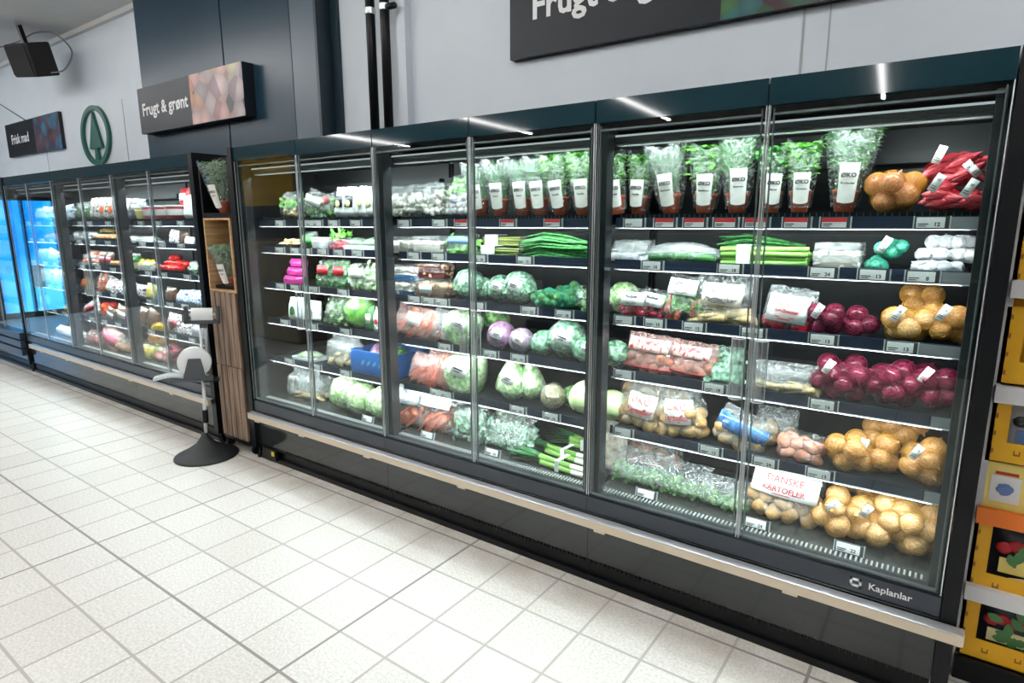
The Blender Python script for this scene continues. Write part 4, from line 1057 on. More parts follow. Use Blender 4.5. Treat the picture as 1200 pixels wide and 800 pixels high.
def mk_pouch(label, cat, group, loc, w, h, d, seed, m=None, m2=None, lean=.08, roll=0, name='pouch', m3=None):
    d *= .66; rq = random.Random(seed*7); t = thing(name, label, cat, loc, (-lean, roll+(rq.uniform(-.10, .10) if lean else 0), 0), group)
    ob('pouch', pillow(w, h, d, m or WHITE, seed % 3, 0, 10, .006), t)
    if m2: ob('printed_label', panel(w*.66, h*.38, -d/2-.006, d*.12, m2), t, (0, 0, h*.5))
    if m3: MB().blob((w*.2, .004, w*.2), .2, 4, seed, 10, 6).build('printed_picture', m3, t, (0, -d/2-.007, h*.42), smooth=True)
    return t

def mk_tub(label, cat, group, loc, w, h, d, seed, m=None, lid=None, m2=None, name='tub'):
    t = thing(name, label, cat, loc, (0, 0, 0), group); r = w/2
    MB().lathe([(r*.82, 0), (r*.85, .002), (r*.98, h*.9), (r*.9, h*.9)], 18).build('tub_body', m or WHITE, t, smooth=True)
    MB().lathe([(r*1.0, h*.88), (r*1.03, h*.9), (r*1.03, h*.99), (r*.98, h), (.001, h)], 18).build('lid', lid or WHITE, t)
    if m2: MB().lathe([(r*.90, h*.25), (r*.955, h*.7)], 18, cap=False).build('paper_label', m2, t, smooth=True)
    return t

def mk_bottle(label, cat, group, loc, w, h, d, seed, m=None, lid=None, m2=None, name='bottle'):
    t = thing(name, label, cat, loc, (0, 0, 0), group); r = w/2
    MB().lathe([(r*.9, 0), (r, .004), (r, h*.6), (r*.8, h*.72), (r*.4, h*.84), (r*.38, h*.9)], 16).build('bottle_body', m or LFD, t, smooth=True)
    MB().lathe([(r*.44, h*.88), (r*.44, h*.99), (r*.4, h)], 12).build('cap', lid or WHITE, t)
    if m2: MB().lathe([(r*1.015, h*.15), (r*1.015, h*.5)], 16, cap=False).build('paper_label', m2, t, smooth=True)
    return t

def mk_heap(label, cat, group, loc, w, h, d, seed, kind='tomato', n=12, r=.03, traym=None, name='fruit_tray', word=''):
    """an open tray; every fruit in it is a thing of its own"""
    t = thing(name, label, cat, loc, (0, 0, 0)); hh = .03
    MB().box((-w/2, -d/2, 0), (w/2, d/2, .006)).box((-w/2, -d/2, 0), (w/2, -d/2+.004, hh)).box((-w/2, d/2-.004, 0), (w/2, d/2, hh)).box((-w/2, -d/2, 0), (-w/2+.004, d/2, hh)).box((w/2-.004, -d/2, 0), (w/2, d/2, hh)).build('tray', traym or BLACK, t)
    return t
def mk_flat(label, cat, group, loc, w, h, d, seed, m=None, m2=None, filmm=None, name='wrapped_tray'):
    t = thing(name, label, cat, loc, (0, 0, 0), group)
    bevel(MB().box((-w/2, -d/2, 0), (w/2, d/2, h*.45)).build('tray', m or WHITEP, t), .004)
    fm = cached(('flat', round(w, 2), round(h, 2)), lambda: MB().blob((w*.47, d*.45, h*.5), .25, 6, 3, 16, 8).data('contents', m2 or MUSH))
    ob('contents', fm, t, (0, 0, h*.5)); ob('film_cover', cached(('flatf', round(w, 2), round(h, 2)), lambda: MB().blob((w*.51, d*.5, h*.58), .06, 6, 3, 16, 8).data('film', filmm or FILM2)), t, (0, 0, h*.5))
    return t
# ------------------------------------------------------------------ stocking the shelves
CABN = dict(L='near left cabinet', M='near middle cabinet', R='near right cabinet', A='far left cabinet', B='far middle cabinet', C='far right cabinet', Z='cabinet at the left picture edge')
ORD = ['leftmost', 'second', 'third', 'fourth', 'fifth', 'sixth', 'seventh', 'eighth']
HR = (0, PI/2, 0)
seedc = [100]
def stock(cabk, shelf, items):
    """items: (maker, px0, px1, height, depth, description, category, kwargs, extra y, extra z)"""
    cnt = {}
    for it in items: cnt[it[5]] = cnt.get(it[5], 0)+1
    seen = {}
    for it in sorted(items, key=lambda q: q[1]+q[2]):
        mk, p0, p1, h, d, desc, catg = it[:7]; kw = dict(it[7]) if len(it) > 7 else {}; dy = it[8] if len(it) > 8 else 0; dz = it[9] if len(it) > 9 else 0
        k = seen.get(desc, 0); seen[desc] = k+1
        where = '%s %s, %s' % (SN[shelf], 'deck' if shelf == 5 else 'shelf', CABN[cabk])
        if cnt[desc] == 1: lab = '%s, %s' % (desc, where)
        else: lab = '%s %s%s, %s' % (ORD[k] if k < cnt[desc]-1 or cnt[desc] < 3 and k == 0 else 'rightmost', desc, '' if k in (0, cnt[desc]-1) else ' from the left', where)
        z = SZ[shelf]+dz+.001; y = RY+.024+d/2+dy; yf = RY+.024+dy
        xa, xb = PX(p0, yf, z+h*.4), PX(p1, yf, z+h*.4)
        seedc[0] += 1
        grp = '%s on the %s %s of the %s' % (desc, SN[shelf], 'deck' if shelf == 5 else 'shelf', CABN[cabk]) if cnt[desc] > 1 else None
        if grp and len(grp.split()) > 12: grp = '%s, %s' % (desc, where)
        r = mk(lab, catg, grp, ((xa+xb)/2, y, z), xb-xa, h, d, seedc[0], **kw)
        if mk is mk_heap:
            rr = random.Random(seedc[0]); w_ = xb-xa; kd = kw.get('kind', 'tomato'); rad = kw.get('r', .03); nx = max(1, int(w_/(rad*2.02))); n = kw.get('n', 12); nz = math.ceil(n/nx)
            for q in range(n):
                a, b_ = divmod(q, nx)
                pos = ['front', 'middle', 'back', 'top'][min(3, a)]
                o = ob({'tomato': 'red_pepper', 'orange': 'orange', 'pear': 'pear', 'apple': 'apple', 'ginger': 'ginger_root', 'mushroom': 'mushroom', 'lemon': 'lemon', 'pink': 'fruit', 'radish': 'radish'}.get(kd, kd), rootveg(kd), None, ((xa+xb)/2-w_/2+rad*1.05+b_*rad*2.02+(a % 2)*rad*.3, y-d/2+rad*1.15+a*rad*1.25, z+.006+rad*.9+a*rad*.95), (rr.uniform(-.5, .9), rr.uniform(-.5, .5), rr.uniform(0, 6)), rad)
                cn = kw.get('word', 'red pepper')
                tag(o, '%s in the %s row, %s from the left, %s' % (cn, pos if a < 4 else 'topmost', ORD[b_] if b_ else 'first', where), cn.split()[-1], '%ss on the %s shelf' % (cn, SN[shelf]))
FILMM = film('misty film', haze=.06, gloss=.05, bump=.8)
CELB = mat('celeriac brown skin', sr(176, 164, 118), .7, c2=sr(104, 96, 66), scale=55, bump=.8, detail=7)
# ---- near right cabinet
RND = dict
stock('R', 0, [
 (mk_herb, 704, 734, .235, .10, 'potted parsley in a clear sleeve', 'herb', dict(kind='parsley', lab='Persille', tilt=-.16)),
 (mk_herb, 727, 760, .235, .10, 'potted parsley in a clear sleeve', 'herb', dict(kind='parsley', lab='Persille', side=-.25, tilt=.05), .05),
 (mk_herb, 755, 808, .27, .13, 'potted rosemary in a clear sleeve', 'herb', dict(kind='rosemary', lab='Rosmarin', tilt=-.12, yaw=.1)),
 (mk_herb, 797, 845, .25, .13, 'potted basil in a clear sleeve', 'herb', dict(kind='basil', lab='Basilikum', tilt=.03, yaw=.15)),
 (mk_herb, 836, 885, .285, .13, 'potted tarragon in a clear sleeve', 'herb', dict(kind='tarragon', lab='Estragon', tilt=-.03)),
 (mk_herb, 882, 920, .23, .11, 'potted mint in a clear sleeve', 'herb', dict(kind='coriander', lab='Mynte')),
 (mk_herb, 915, 956, .23, .11, 'potted oregano in a clear sleeve', 'herb', dict(kind='parsley', lab='Oregano', yaw=.2)),
 (mk_herb, 954, 1024, .285, .15, 'big potted coriander in a wide sleeve', 'herb', dict(kind='coriander', lab='Koriander', yaw=.15, tilt=.04)),
 (mk_net, 1012, 1080, .165, .16, 'net of pinkish brown onions', 'onions', dict(kind='onionb', n=13, r=.036, netm=NETY), -.02),
 (mk_net, 1080, 1124, .115, .10, 'small red net of shallots', 'shallots', dict(kind='shallot', n=16, r=.032, netm=NETR, name='shallot_net', tags_=1), -.03),
 (mk_net, 1120, 1158, .09, .10, 'low red net of shallots', 'shallots', dict(kind='shallot', n=12, r=.032, netm=NETR, name='shallot_net', tags_=1), -.03),
 (mk_net, 1082, 1160, .15, .16, 'large red net of long shallots lying on top', 'shallots', dict(kind='shallot', n=26, r=.045, netm=NETR, name='shallot_net', tags_=2, tilt=-.15), .05, .07),
])
stock('R', 1, [
 (mk_bag, 708, 758, .10, .09, 'crinkled silvery film pack', 'package', dict(kind='garlic', n=6, r=.02, fillh=.6, filmm=FILM2, name='film_pack', lean=.5)),
 (mk_stalks, 757, 838, .075, .07, 'film wrapped cucumber', 'cucumber', dict(kind='cucumber', n=1)),
 (mk_stalks, 842, 945, .06, .09, 'bundle of green stalks with white band', 'stalks', dict(kind='celery', n=14)),
 (mk_stalks, 846, 945, .05, .06, 'dark green cucumber pile behind', 'cucumber', dict(kind='springonion', n=5), .10, .03),
 (mk_punnet, 953, 1008, .085, .12, 'clear tub of pale mushrooms', 'mushrooms', dict(kind='mushroom', n=10, r=.018, traym=GREYT, filmm=FILM2)),
 (mk_net, 1008, 1042, .05, .08, 'low teal net of bulbs', 'bulbs', dict(kind='teal', n=6, r=.019, netm=NETG, name='bulb_net')),
 (mk_net, 1020, 1066, .06, .08, 'teal net of bulbs on top', 'bulbs', dict(kind='teal', n=7, r=.020, netm=NETG, name='bulb_net', tags_=1), .02, .045),
 (mk_net, 1067, 1146, .046, .055, 'front white garlic net', 'garlic', dict(kind='garlic', n=7, r=.021, netm=NETW, name='garlic_net')),
 (mk_net, 1068, 1147, .046, .055, 'middle white garlic net', 'garlic', dict(kind='garlic', n=7, r=.021, netm=NETW, name='garlic_net'), .02, .04),
 (mk_net, 1070, 1148, .046, .055, 'topmost white garlic net', 'garlic', dict(kind='garlic', n=7, r=.021, netm=NETW, name='garlic_net'), .04, .08),
])
stock('R', 2, [
 (mk_ball, 706, 742, .12, .12, 'pale fennel like lettuce', 'lettuce', dict(m=LET, wrapm=FILM, seed=0) if False else dict(m=LET, wrapm=FILM), .04),
 (mk_bag, 722, 756, .12, .08, 'bag of radishes with a white label', 'radishes', dict(kind='radish', n=12, r=.017, lab=(WHITE, 'Radiser', .018, INK), fillh=.6, name='radish_bag')),
 (mk_bag, 744, 776, .12, .08, 'bag of radishes with a white label', 'radishes', dict(kind='radish', n=12, r=.017, lab=(WHITE, 'Radiser', .018, INK), fillh=.6, name='radish_bag', roll=.15), .02),
 (mk_salad, 745, 790, .10, .10, 'loose dark green leaves behind the radishes', 'salad', dict(m=LETD), .12),
 (mk_bag, 772, 813, .185, .09, 'tall soup vegetable bag with white top', 'vegetables', dict(kind='carrot', n=6, r=.05, rot=vert, fillh=.55, lab=(WHITE, 'ØKO', .022, INK), labh=.34, labz=.74, stem=(.2, .5), roll=.1)),
 (mk_bag, 806, 878, .20, .10, 'wide parsnip bag with beige print', 'parsnips', dict(kind='parsnip', n=12, r=.085, rot=horiz, fillh=.6, lab=(PRINTB, 'ØKO/Pastinakker', .034, INK), labh=.42, labz=.58, labw=.66, roll=.05, name='parsnip_bag')),
 (mk_bag, 888, 948, .16, .10, 'beetroot bag with red dotted print', 'beetroot', dict(kind='radish', n=7, r=.03, fillh=.5, lab=(WHITE, 'ØKO/Rødbeder', .026, RIB), labh=.62, labz=.5, roll=.12, filmm=FILM2, name='beetroot_bag')),
 (mk_net, 942, 988, .12, .11, 'purple onion net', 'onions', dict(kind='onionr', n=7, r=.030, netm=NETP, tags_=1)),
 (mk_net, 978, 1028, .10, .11, 'purple onion net', 'onions', dict(kind='onionr', n=7, r=.030, netm=NETP), .02),
 (mk_net, 1030, 1095, .135, .13, 'front yellow onion net with white tag', 'onions', dict(kind='onionp', n=14, r=.034, netm=NETY, tags_=1)),
 (mk_net, 1045, 1110, .11, .12, 'yellow onion net leaning behind the front one', 'onions', dict(kind='onion', n=11, r=.034, netm=NETY, tilt=.2), .10, .07),
 (mk_net, 1085, 1140, .15, .13, 'tall yellow onion net at the right end', 'onions', dict(kind='onion', n=14, r=.034, netm=NETY, tags_=1), .02),
])
SCR = lambda m: dict(kind='potatob', n=20, r=.022, fillh=.72, filmm=FILMP, lab=(PRINTR, 'Kartofler', .026, RIB), labh=.34, labz=.72, bands=((.12, .06, RIB),), roll=.06, name='potato_bag')
stock('R', 3, [
 (mk_ball, 700, 730, .11, .11, 'blue green savoy cabbage', 'cabbage', dict(m=SAV, wrapm=FILM, name='savoy_cabbage')),
 (mk_bag, 726, 784, .16, .12, 'small potato bag with red stripe', 'potatoes', SCR(0)),
 (mk_bag, 777, 833, .145, .11, 'small potato bag with red stripe', 'potatoes', SCR(0), .02),
 (mk_salad, 828, 862, .075, .09, 'green vegetable pack behind the clear handle', 'vegetables', dict(m=SAV, filmm=FILMG, n=50)),
 (mk_salad, 833, 866, .13, .06, 'teal film bag of green leaves', 'salad', dict(m=SAV, filmm=FILMG), .10),
 (mk_bag, 878, 956, .11, .11, 'bag of pale parsnips lying low', 'parsnips', dict(kind='parsnip', n=12, r=.06, rot=horiz, fillh=.55, filmm=FILM2, name='parsnip_bag')),
 (mk_net, 946, 1025, .175, .13, 'purple onion net', 'onions', dict(kind='onionr', n=15, r=.034, netm=NETP, tags_=1)),
 (mk_net, 1012, 1080, .18, .13, 'purple onion net', 'onions', dict(kind='onionr', n=14, r=.035, netm=NETP)),
 (mk_net, 1062, 1126, .185, .13, 'purple onion net', 'onions', dict(kind='onionr', n=15, r=.035, netm=NETP, tags_=1), .02),
])
OKO = lambda s: dict(kind='potato', n=18, r=.03, fillh=.62, lab=(CREAMP, s, .04, RIB), labh=.5, labz=.52, labw=.55, name='potato_bag', neck=.25, filmm=FILM)
stock('R', 4, [
 (mk_ball, 692, 728, .17, .14, 'pale green cabbage at the left end', 'cabbage', dict(m=PCAB, name='pale_cabbage', nl=5, ruffle=.03)),
 (mk_bag, 716, 774, .20, .13, 'potato bag with white paper print', 'potatoes', dict(OKO('ØKO/Kartofler'), roll=.12)),
 (mk_bag, 764, 824, .20, .13, 'potato bag with white paper print', 'potatoes', dict(OKO('ØKO/Kartofler'), roll=-.1)),
 (mk_bag, 720, 800, .12, .12, 'brown potato bag at the back', 'potatoes', dict(kind='potato', n=16, r=.03, fillh=.8, name='potato_bag'), .16, .06),
 (mk_bag, 826, 888, .15, .12, 'blue printed potato bag slumped over', 'potatoes', dict(kind='potato', n=8, r=.03, fillh=.5, bands=((.62, .4, BLUEB),), roll=.35, filmm=FILM2, name='potato_bag')),
 (mk_bag, 880, 930, .15, .12, 'clear bag of small potatoes at the back', 'potatoes', dict(kind='potato', n=10, r=.026, fillh=.8, filmm=FILM2, name='potato_bag'), .12),
 (mk_bag, 905, 962, .11, .11, 'clear bag of pink potatoes', 'potatoes', dict(kind='potatob', n=12, r=.028, fillh=.8, filmm=FILM, roll=.1, name='potato_bag')),
 (mk_net, 958, 1018, .16, .14, 'yellow onion net', 'onions', dict(kind='onion', n=14, r=.036, netm=NETY, tilt=.2)),
 (mk_net, 1006, 1062, .17, .14, 'yellow onion net', 'onions', dict(kind='onion', n=15, r=.034, netm=NETY, tilt=-.3, tags_=1), .03),
 (mk_net, 1052, 1113, .18, .14, 'yellow onion net', 'onions', dict(kind='onion', n=16, r=.036, netm=NETY, tags_=1)),
 (mk_net, 1010, 1100, .13, .12, 'brown onion net on top at the back', 'onions', dict(kind='onion', n=16, r=.036, netm=NETY), .14, .09),
])
stock('R', 5, [
 (mk_pouch, 700, 728, .24, .08, 'tall whitish paper bag in the corner', 'package', dict(m=mat('brownish paper', sr(190, 182, 168), .6, c2=sr(120, 110, 96), scale=30, detail=6), name='paper_bag'), .10),
 (mk_bag, 728, 795, .20, .12, 'crinkled clear bag of brown roots at the back', 'vegetables', dict(kind='potatob', n=10, r=.03, fillh=.7, filmm=FILM2), .22, .02),
 (mk_salad, 706, 780, .155, .15, 'flat milky bag of green sprouts', 'salad', dict(m=LETD, filmm=FILMM, lean=.32, n=220, zhi=.42, loose=.011, roots=9, neck=.15)),
 (mk_salad, 766, 828, .145, .14, 'flat milky bag of green sprouts', 'salad', dict(m=LETD, filmm=FILMM, lean=.32, n=220, zhi=.42, loose=.011, roots=9, neck=.15)),
 (mk_salad, 814, 874, .125, .12, 'clear bag of sprouts and onions near the door edge', 'salad', dict(m=LETD, filmm=FILMM, lean=.32, n=120, zhi=.4, loose=.011, roots=14, neck=.1)),
 (mk_bag, 870, 957, .215, .15, 'large potato bag printed in red', 'potatoes', dict(kind='potato', n=24, r=.032, fillh=.58, lab=(WHITE, 'DANSKE/KARTOFLER', .036, RIB), labh=.44, labz=.66, labw=.9, roll=.06, lean=.2, name='potato_bag'), .03),
 (mk_net, 943, 1010, .20, .18, 'large yellow onion net with white tag', 'onions', dict(kind='onionp', n=19, r=.038, netm=NETY, tags_=1, tilt=.2)),
 (mk_net, 992, 1060, .215, .18, 'large yellow onion net beside the tag', 'onions', dict(kind='onionp', n=21, r=.038, netm=NETY, tags_=1)),
 (mk_net, 1040, 1103, .25, .18, 'large yellow onion net at the right end', 'onions', dict(kind='onionp', n=21, r=.038, netm=NETY)),
 (mk_net, 975, 1088, .14, .16, 'yellow onion net lying at the back on top', 'onions', dict(kind='onion', n=20, r=.037, netm=NETY), .18, .11),
])
# ---- near middle cabinet
MW = dict(kind='mushroom', n=18, r=.022, fillh=.92, name='mushroom_bag', lean=.08)
stock('M', 0, [
 (mk_bag, 451, 475, .16, .09, 'white mushroom bag', 'mushrooms', MW),
 (mk_bag, 470, 496, .165, .09, 'white mushroom bag', 'mushrooms', dict(MW, roll=.05)),
 (mk_bag, 491, 512, .17, .09, 'white mushroom bag', 'mushrooms', MW),
 (mk_bag, 503, 524, .165, .09, 'white mushroom bag', 'mushrooms', MW, .06),
 (mk_bag, 518, 550, .20, .10, 'clear bag of white sprouts with twisted top', 'sprouts', dict(kind='garlic', n=16, r=.022, fillh=.75, neck=.3, stem=(.5, .8))),
 (mk_herb, 540, 572, .25, .11, 'potted chives in a clear sleeve', 'herb', dict(kind='chive', lab='Purløg', tilt=-.1)),
 (mk_herb, 562, 596, .26, .11, 'potted chives in a clear sleeve', 'herb', dict(kind='chive', lab='Purløg', tilt=-.05)),
 (mk_herb, 591, 622, .26, .11, 'potted chives in a clear sleeve', 'herb', dict(kind='chive', lab='Purløg', tilt=-.08)),
 (mk_herb, 612, 642, .26, .11, 'potted chives in a clear sleeve', 'herb', dict(kind='chive', lab='Purløg', tilt=-.1)),
 (mk_herb, 632, 668, .26, .12, 'potted curly parsley in a clear sleeve', 'herb', dict(kind='parsley', lab='Persille', tilt=-.14)),
 (mk_herb, 660, 694, .26, .12, 'potted curly parsley in a clear sleeve', 'herb', dict(kind='parsley', lab='Persille', tilt=-.06)),
])
stock('M', 1, [
 (mk_punnet, 454, 480, .08, .10, 'white mushroom punnet', 'mushrooms', dict(traym=GREYT, lab=1)),
 (mk_punnet, 483, 514, .085, .10, 'white mushroom punnet', 'mushrooms', dict(traym=GREYT)),
 (mk_salad, 516, 552, .11, .08, 'green salad bag with blue print', 'salad', dict(m=LFL, lab=(PBL, ''), lean=.3)),
 (mk_stalks, 560, 616, .05, .07, 'front asparagus bundle with white band', 'asparagus', dict(kind='asparagus', n=16)),
 (mk_stalks, 565, 618, .05, .07, 'upper asparagus bundle with pale band', 'asparagus', dict(kind='asparagus', n=16), .06, .05),
 (mk_stalks, 612, 693, .09, .10, 'large bunch of long green stalks', 'spring onions', dict(kind='springonion', n=11)),
])
stock('M', 2, [
 (mk_punnet, 458, 484, .075, .09, 'lower blue punnet of white mushrooms', 'mushrooms', dict(traym=BLUET, trayh=.4)),
 (mk_punnet, 459, 486, .075, .09, 'upper blue punnet of white mushrooms', 'mushrooms', dict(traym=BLUET, trayh=.4), .01, .085),
 (mk_punnet, 485, 522, .09, .10, 'lower brown punnet of brown mushrooms', 'mushrooms', dict(kind='mushroomb', traym=BROWNT, r=.024, lab=1)),
 (mk_punnet, 487, 520, .07, .09, 'upper dark brown punnet', 'mushrooms', dict(kind='mushroomb', traym=mat('dark red brown tray', sr(70, 24, 24), .4), r=.022, trayh=.95), .04, .10),
 (mk_ball, 526, 556, .12, .13, 'wrapped iceberg lettuce', 'lettuce', dict(m=SAV, wrapm=FILM, name='iceberg_lettuce')),
 (mk_ball, 548, 570, .11, .11, 'wrapped iceberg lettuce', 'lettuce', dict(m=SAV, wrapm=FILM, name='iceberg_lettuce'), .06),
 (mk_ball, 564, 592, .125, .13, 'wrapped lettuce with a white label', 'lettuce', dict(m=SAV, wrapm=FILM, lab=1, name='iceberg_lettuce', ruffle=.05), .02),
 (mk_ball, 582, 617, .14, .14, 'wrapped lettuce with a white label', 'lettuce', dict(m=SAV, wrapm=FILM, lab=1, name='iceberg_lettuce', ruffle=.05)),
 (mk_net, 616, 656, .10, .12, 'pile of small green sprouts in a net', 'sprouts', dict(kind='sprout', n=34, r=.019, netm=NETG, name='sprout_net')),
 (mk_net, 638, 678, .13, .12, 'pile of small green sprouts in a net', 'sprouts', dict(kind='sprout', n=34, r=.02, netm=NETG, name='sprout_net'), .05),
 (mk_salad, 668, 692, .11, .10, 'dark green leaves at the right end', 'salad', dict(m=LETD), .06),
])
CB = dict(kind='carrot', n=20, r=.075, rot=diag, fillh=.8, name='carrot_bag', filmm=FILM2)
stock('M', 3, [
 (mk_bag, 456, 504, .17, .10, 'carrot bag with milky left half', 'carrots', dict(CB, filmm=FILMP, roll=.08, lab=(WHITE, '', .02, INK), labw=.35, labh=.4)),
 (mk_bag, 498, 545, .165, .10, 'carrot bag with white printed strip', 'carrots', dict(CB, roll=.1, lab=(WHITE, 'ØKO', .026, INK), labw=.32, labh=.8, labz=.5)),
 (mk_ball, 520, 556, .12, .12, 'wrapped pointed cabbage', 'cabbage', dict(m=LET, wrapm=FILM, elong=1.2, tilt=1.1, name='pointed_cabbage', taper=.5, nl=6, ruffle=.04, lab=1)),
 (mk_ball, 565, 594, .12, .12, 'wrapped red cabbage with pale label', 'cabbage', dict(m=RCAB, wrapm=FILM, name='red_cabbage', nl=6, ruffle=.03, lab=1)),
 (mk_ball, 590, 616, .12, .12, 'wrapped red cabbage with pale label', 'cabbage', dict(m=RCAB, wrapm=FILM2, name='red_cabbage', nl=6, ruffle=.03, lab=1, labrot=.5), -.01),
 (mk_ball, 563, 588, .11, .10, 'dark green cabbage behind the red ones', 'cabbage', dict(m=LETD, name='green_cabbage'), .14, .06),
 (mk_ball, 616, 643, .11, .12, 'wrapped savoy cabbage', 'cabbage', dict(m=SAV, wrapm=FILMG, name='savoy_cabbage')),
 (mk_ball, 634, 676, .15, .15, 'wrapped savoy cabbage', 'cabbage', dict(m=SAV, wrapm=FILM, name='savoy_cabbage', lab=1)),
 (mk_ball, 666, 694, .12, .13, 'wrapped savoy cabbage', 'cabbage', dict(m=SAV, wrapm=FILMG, name='savoy_cabbage', lab=1), -.02),
 (mk_ball, 648, 672, .10, .10, 'green cabbage behind the large savoy cabbage', 'cabbage', dict(m=LETD, name='green_cabbage'), .16, .07),
])
stock('M', 4, [
 (mk_bag, 472, 498, .17, .11, 'carrot bag with red print', 'carrots', dict(CB, n=16, r=.06, filmm=FILMP, roll=.2)),
 (mk_bag, 490, 526, .19, .12, 'large carrot bag with pinkish film', 'carrots', dict(CB, filmm=FILMP, rot=vert, roll=.06)),
 (mk_bag, 515, 535, .15, .10, 'brownish vegetable bag behind the carrots', 'vegetables', dict(kind='potatob', n=8, r=.028, fillh=.8), .14),
 (mk_ball, 518, 560, .15, .14, 'wrapped pointed cabbage', 'cabbage', dict(m=LET, wrapm=FILM, elong=1.3, tilt=.8, name='pointed_cabbage', taper=.5, nl=6, ruffle=.04, lab=1)),
 (mk_ball, 576, 608, .16, .14, 'upright pointed cabbage in film', 'cabbage', dict(m=LET, wrapm=FILM, elong=1.45, name='pointed_cabbage', taper=.5, nl=6, ruffle=.04, lab=1)),
 (mk_ball, 598, 628, .16, .13, 'upright pointed cabbage in film', 'cabbage', dict(m=LET, wrapm=FILM, elong=1.45, name='pointed_cabbage', taper=.5, nl=6, ruffle=.04), .05),
 (mk_ball, 626, 655, .115, .12, 'knobbly brown celeriac', 'celeriac', dict(m=CELB, nl=0, wrapm=FILM, name='celeriac', part='root')),
 (mk_ball, 652, 676, .12, .12, 'dark green cabbage in the shade', 'cabbage', dict(m=LETD, name='green_cabbage'), .08),
 (mk_ball, 658, 698, .16, .16, 'big smooth pale cabbage', 'cabbage', dict(m=PCAB, name='pale_cabbage', nl=5, ruffle=.02), -.01),
])
stock('M', 5, [
 (mk_bag, 458, 489, .25, .12, 'carrot bag with blue emblem', 'carrots', dict(CB, filmm=FILM, fillh=.5, lab=(WHITE, 'ØKO', .03, PBL), labh=.4, labz=.75, r=.07)),
 (mk_bag, 478, 524, .25, .14, 'carrot bag with blue emblem', 'carrots', dict(CB, n=26, filmm=FILM, fillh=.55, lab=(WHITE, 'ØKO', .034, PBL), labh=.4, labz=.75, lean=.25)),
 (mk_salad, 520, 566, .21, .16, 'leafy vegetables in clear crinkled bag', 'leaves', dict(m=SAV, neck=.35, n=150, filmm=FILM, lean=.1)),
 (mk_salad, 560, 614, .18, .16, 'leafy vegetables in clear crinkled bag', 'leaves', dict(m=SAV, neck=.2, n=170, filmm=FILM2, lean=.35)),
 (mk_salad, 575, 610, .16, .10, 'dark leafy bag behind the crinkled bags', 'leaves', dict(m=LETD), .2, .04),
 (mk_stalks, 596, 692, .05, .10, 'front leek bunch', 'leeks', dict(kind='leek', n=4), -.02),
 (mk_stalks, 606, 696, .05, .09, 'middle leek bunch', 'leeks', dict(kind='leek', n=4), .12),
 (mk_stalks, 640, 712, .05, .08, 'back leek bunch', 'leeks', dict(kind='leek', n=5), .24, .02),
])
# ---- near left cabinet
stock('L', 0, [
 (mk_bag, 322, 346, .16, .10, 'clear bag of pale sprouts', 'sprouts', dict(kind='ginger', n=8, r=.02, fillh=.6, stem=(.3, .7))),
 (mk_salad, 348, 372, .16, .10, 'white and green salad bag', 'salad', dict(m=LETD, lab=(WHITE, ''), roll=.3)),
 (mk_salad, 366, 388, .14, .10, 'salad bag with tomato picture', 'salad', dict(m=LETD, lab=(PR, ''), roll=-.2), .04),
 (mk_pouch, 386, 399, .17, .09, 'white pouch with dark corner', 'pouch', dict(m2=PB, m3=PC)),
 (mk_pouch, 397, 411, .17, .09, 'white pouch with dark corner', 'pouch', dict(m2=PB, m3=PC)),
 (mk_pouch, 411, 424, .17, .09, 'white pouch with round picture', 'pouch', dict(m3=PC)),
 (mk_pouch, 422, 437, .17, .09, 'white pouch with round picture', 'pouch', dict(m3=PC), .02),
])
stock('L', 1, [
 (mk_heap, 324, 349, .07, .10, 'low black tray of ginger', 'tray', dict(kind='ginger', n=9, r=.022, word='ginger root')),
 (mk_bag, 351, 365, .11, .07, 'slim bag of dark green beans', 'beans', dict(kind=None, bands=((.45, .7, LFD),))),
 (mk_tub, 364, 379, .075, .07, 'white lidded tub', 'tub', dict(m2=PW)),
 (mk_bag, 379, 404, .08, .09, 'bag of radishes with green tops', 'radishes', dict(kind='radish', n=12, r=.02, fillh=.75, stem=(.7, 1.3), name='radish_bag')),
 (mk_flat, 402, 420, .075, .12, 'wrapped tray of green herbs', 'herbs', dict(m2=LFD)),
 (mk_flat, 419, 440, .075, .12, 'wrapped tray of green herbs', 'herbs', dict(m2=LFD)),
])
stock('L', 2, [
 (mk_pouch, 326, 349, .055, .10, 'magenta pouch, lowest of three', 'pouch', dict(m=MAG, lean=0)),
 (mk_pouch, 330, 351, .055, .10, 'magenta pouch, middle of three', 'pouch', dict(m=MAG, lean=0), .02, .055),
 (mk_pouch, 334, 352, .055, .10, 'magenta pouch, topmost of three', 'pouch', dict(m=MAG, lean=0), .04, .11),
 (mk_salad, 366, 384, .17, .08, 'slim clear bag of green herbs', 'herbs', dict(m=LFD, lab=(PR, ''), zhi=.9)),
 (mk_salad, 385, 402, .17, .08, 'slim clear bag of green herbs', 'herbs', dict(m=LFD, lab=(PR, ''), zhi=.9)),
 (mk_salad, 402, 424, .16, .11, 'mixed salad bag with white print', 'salad', dict(m=LET, lab=(WHITE, ''), zhi=.8)),
 (mk_salad, 418, 443, .17, .12, 'mixed salad bag without print', 'salad', dict(m=LET, zhi=.85)),
])
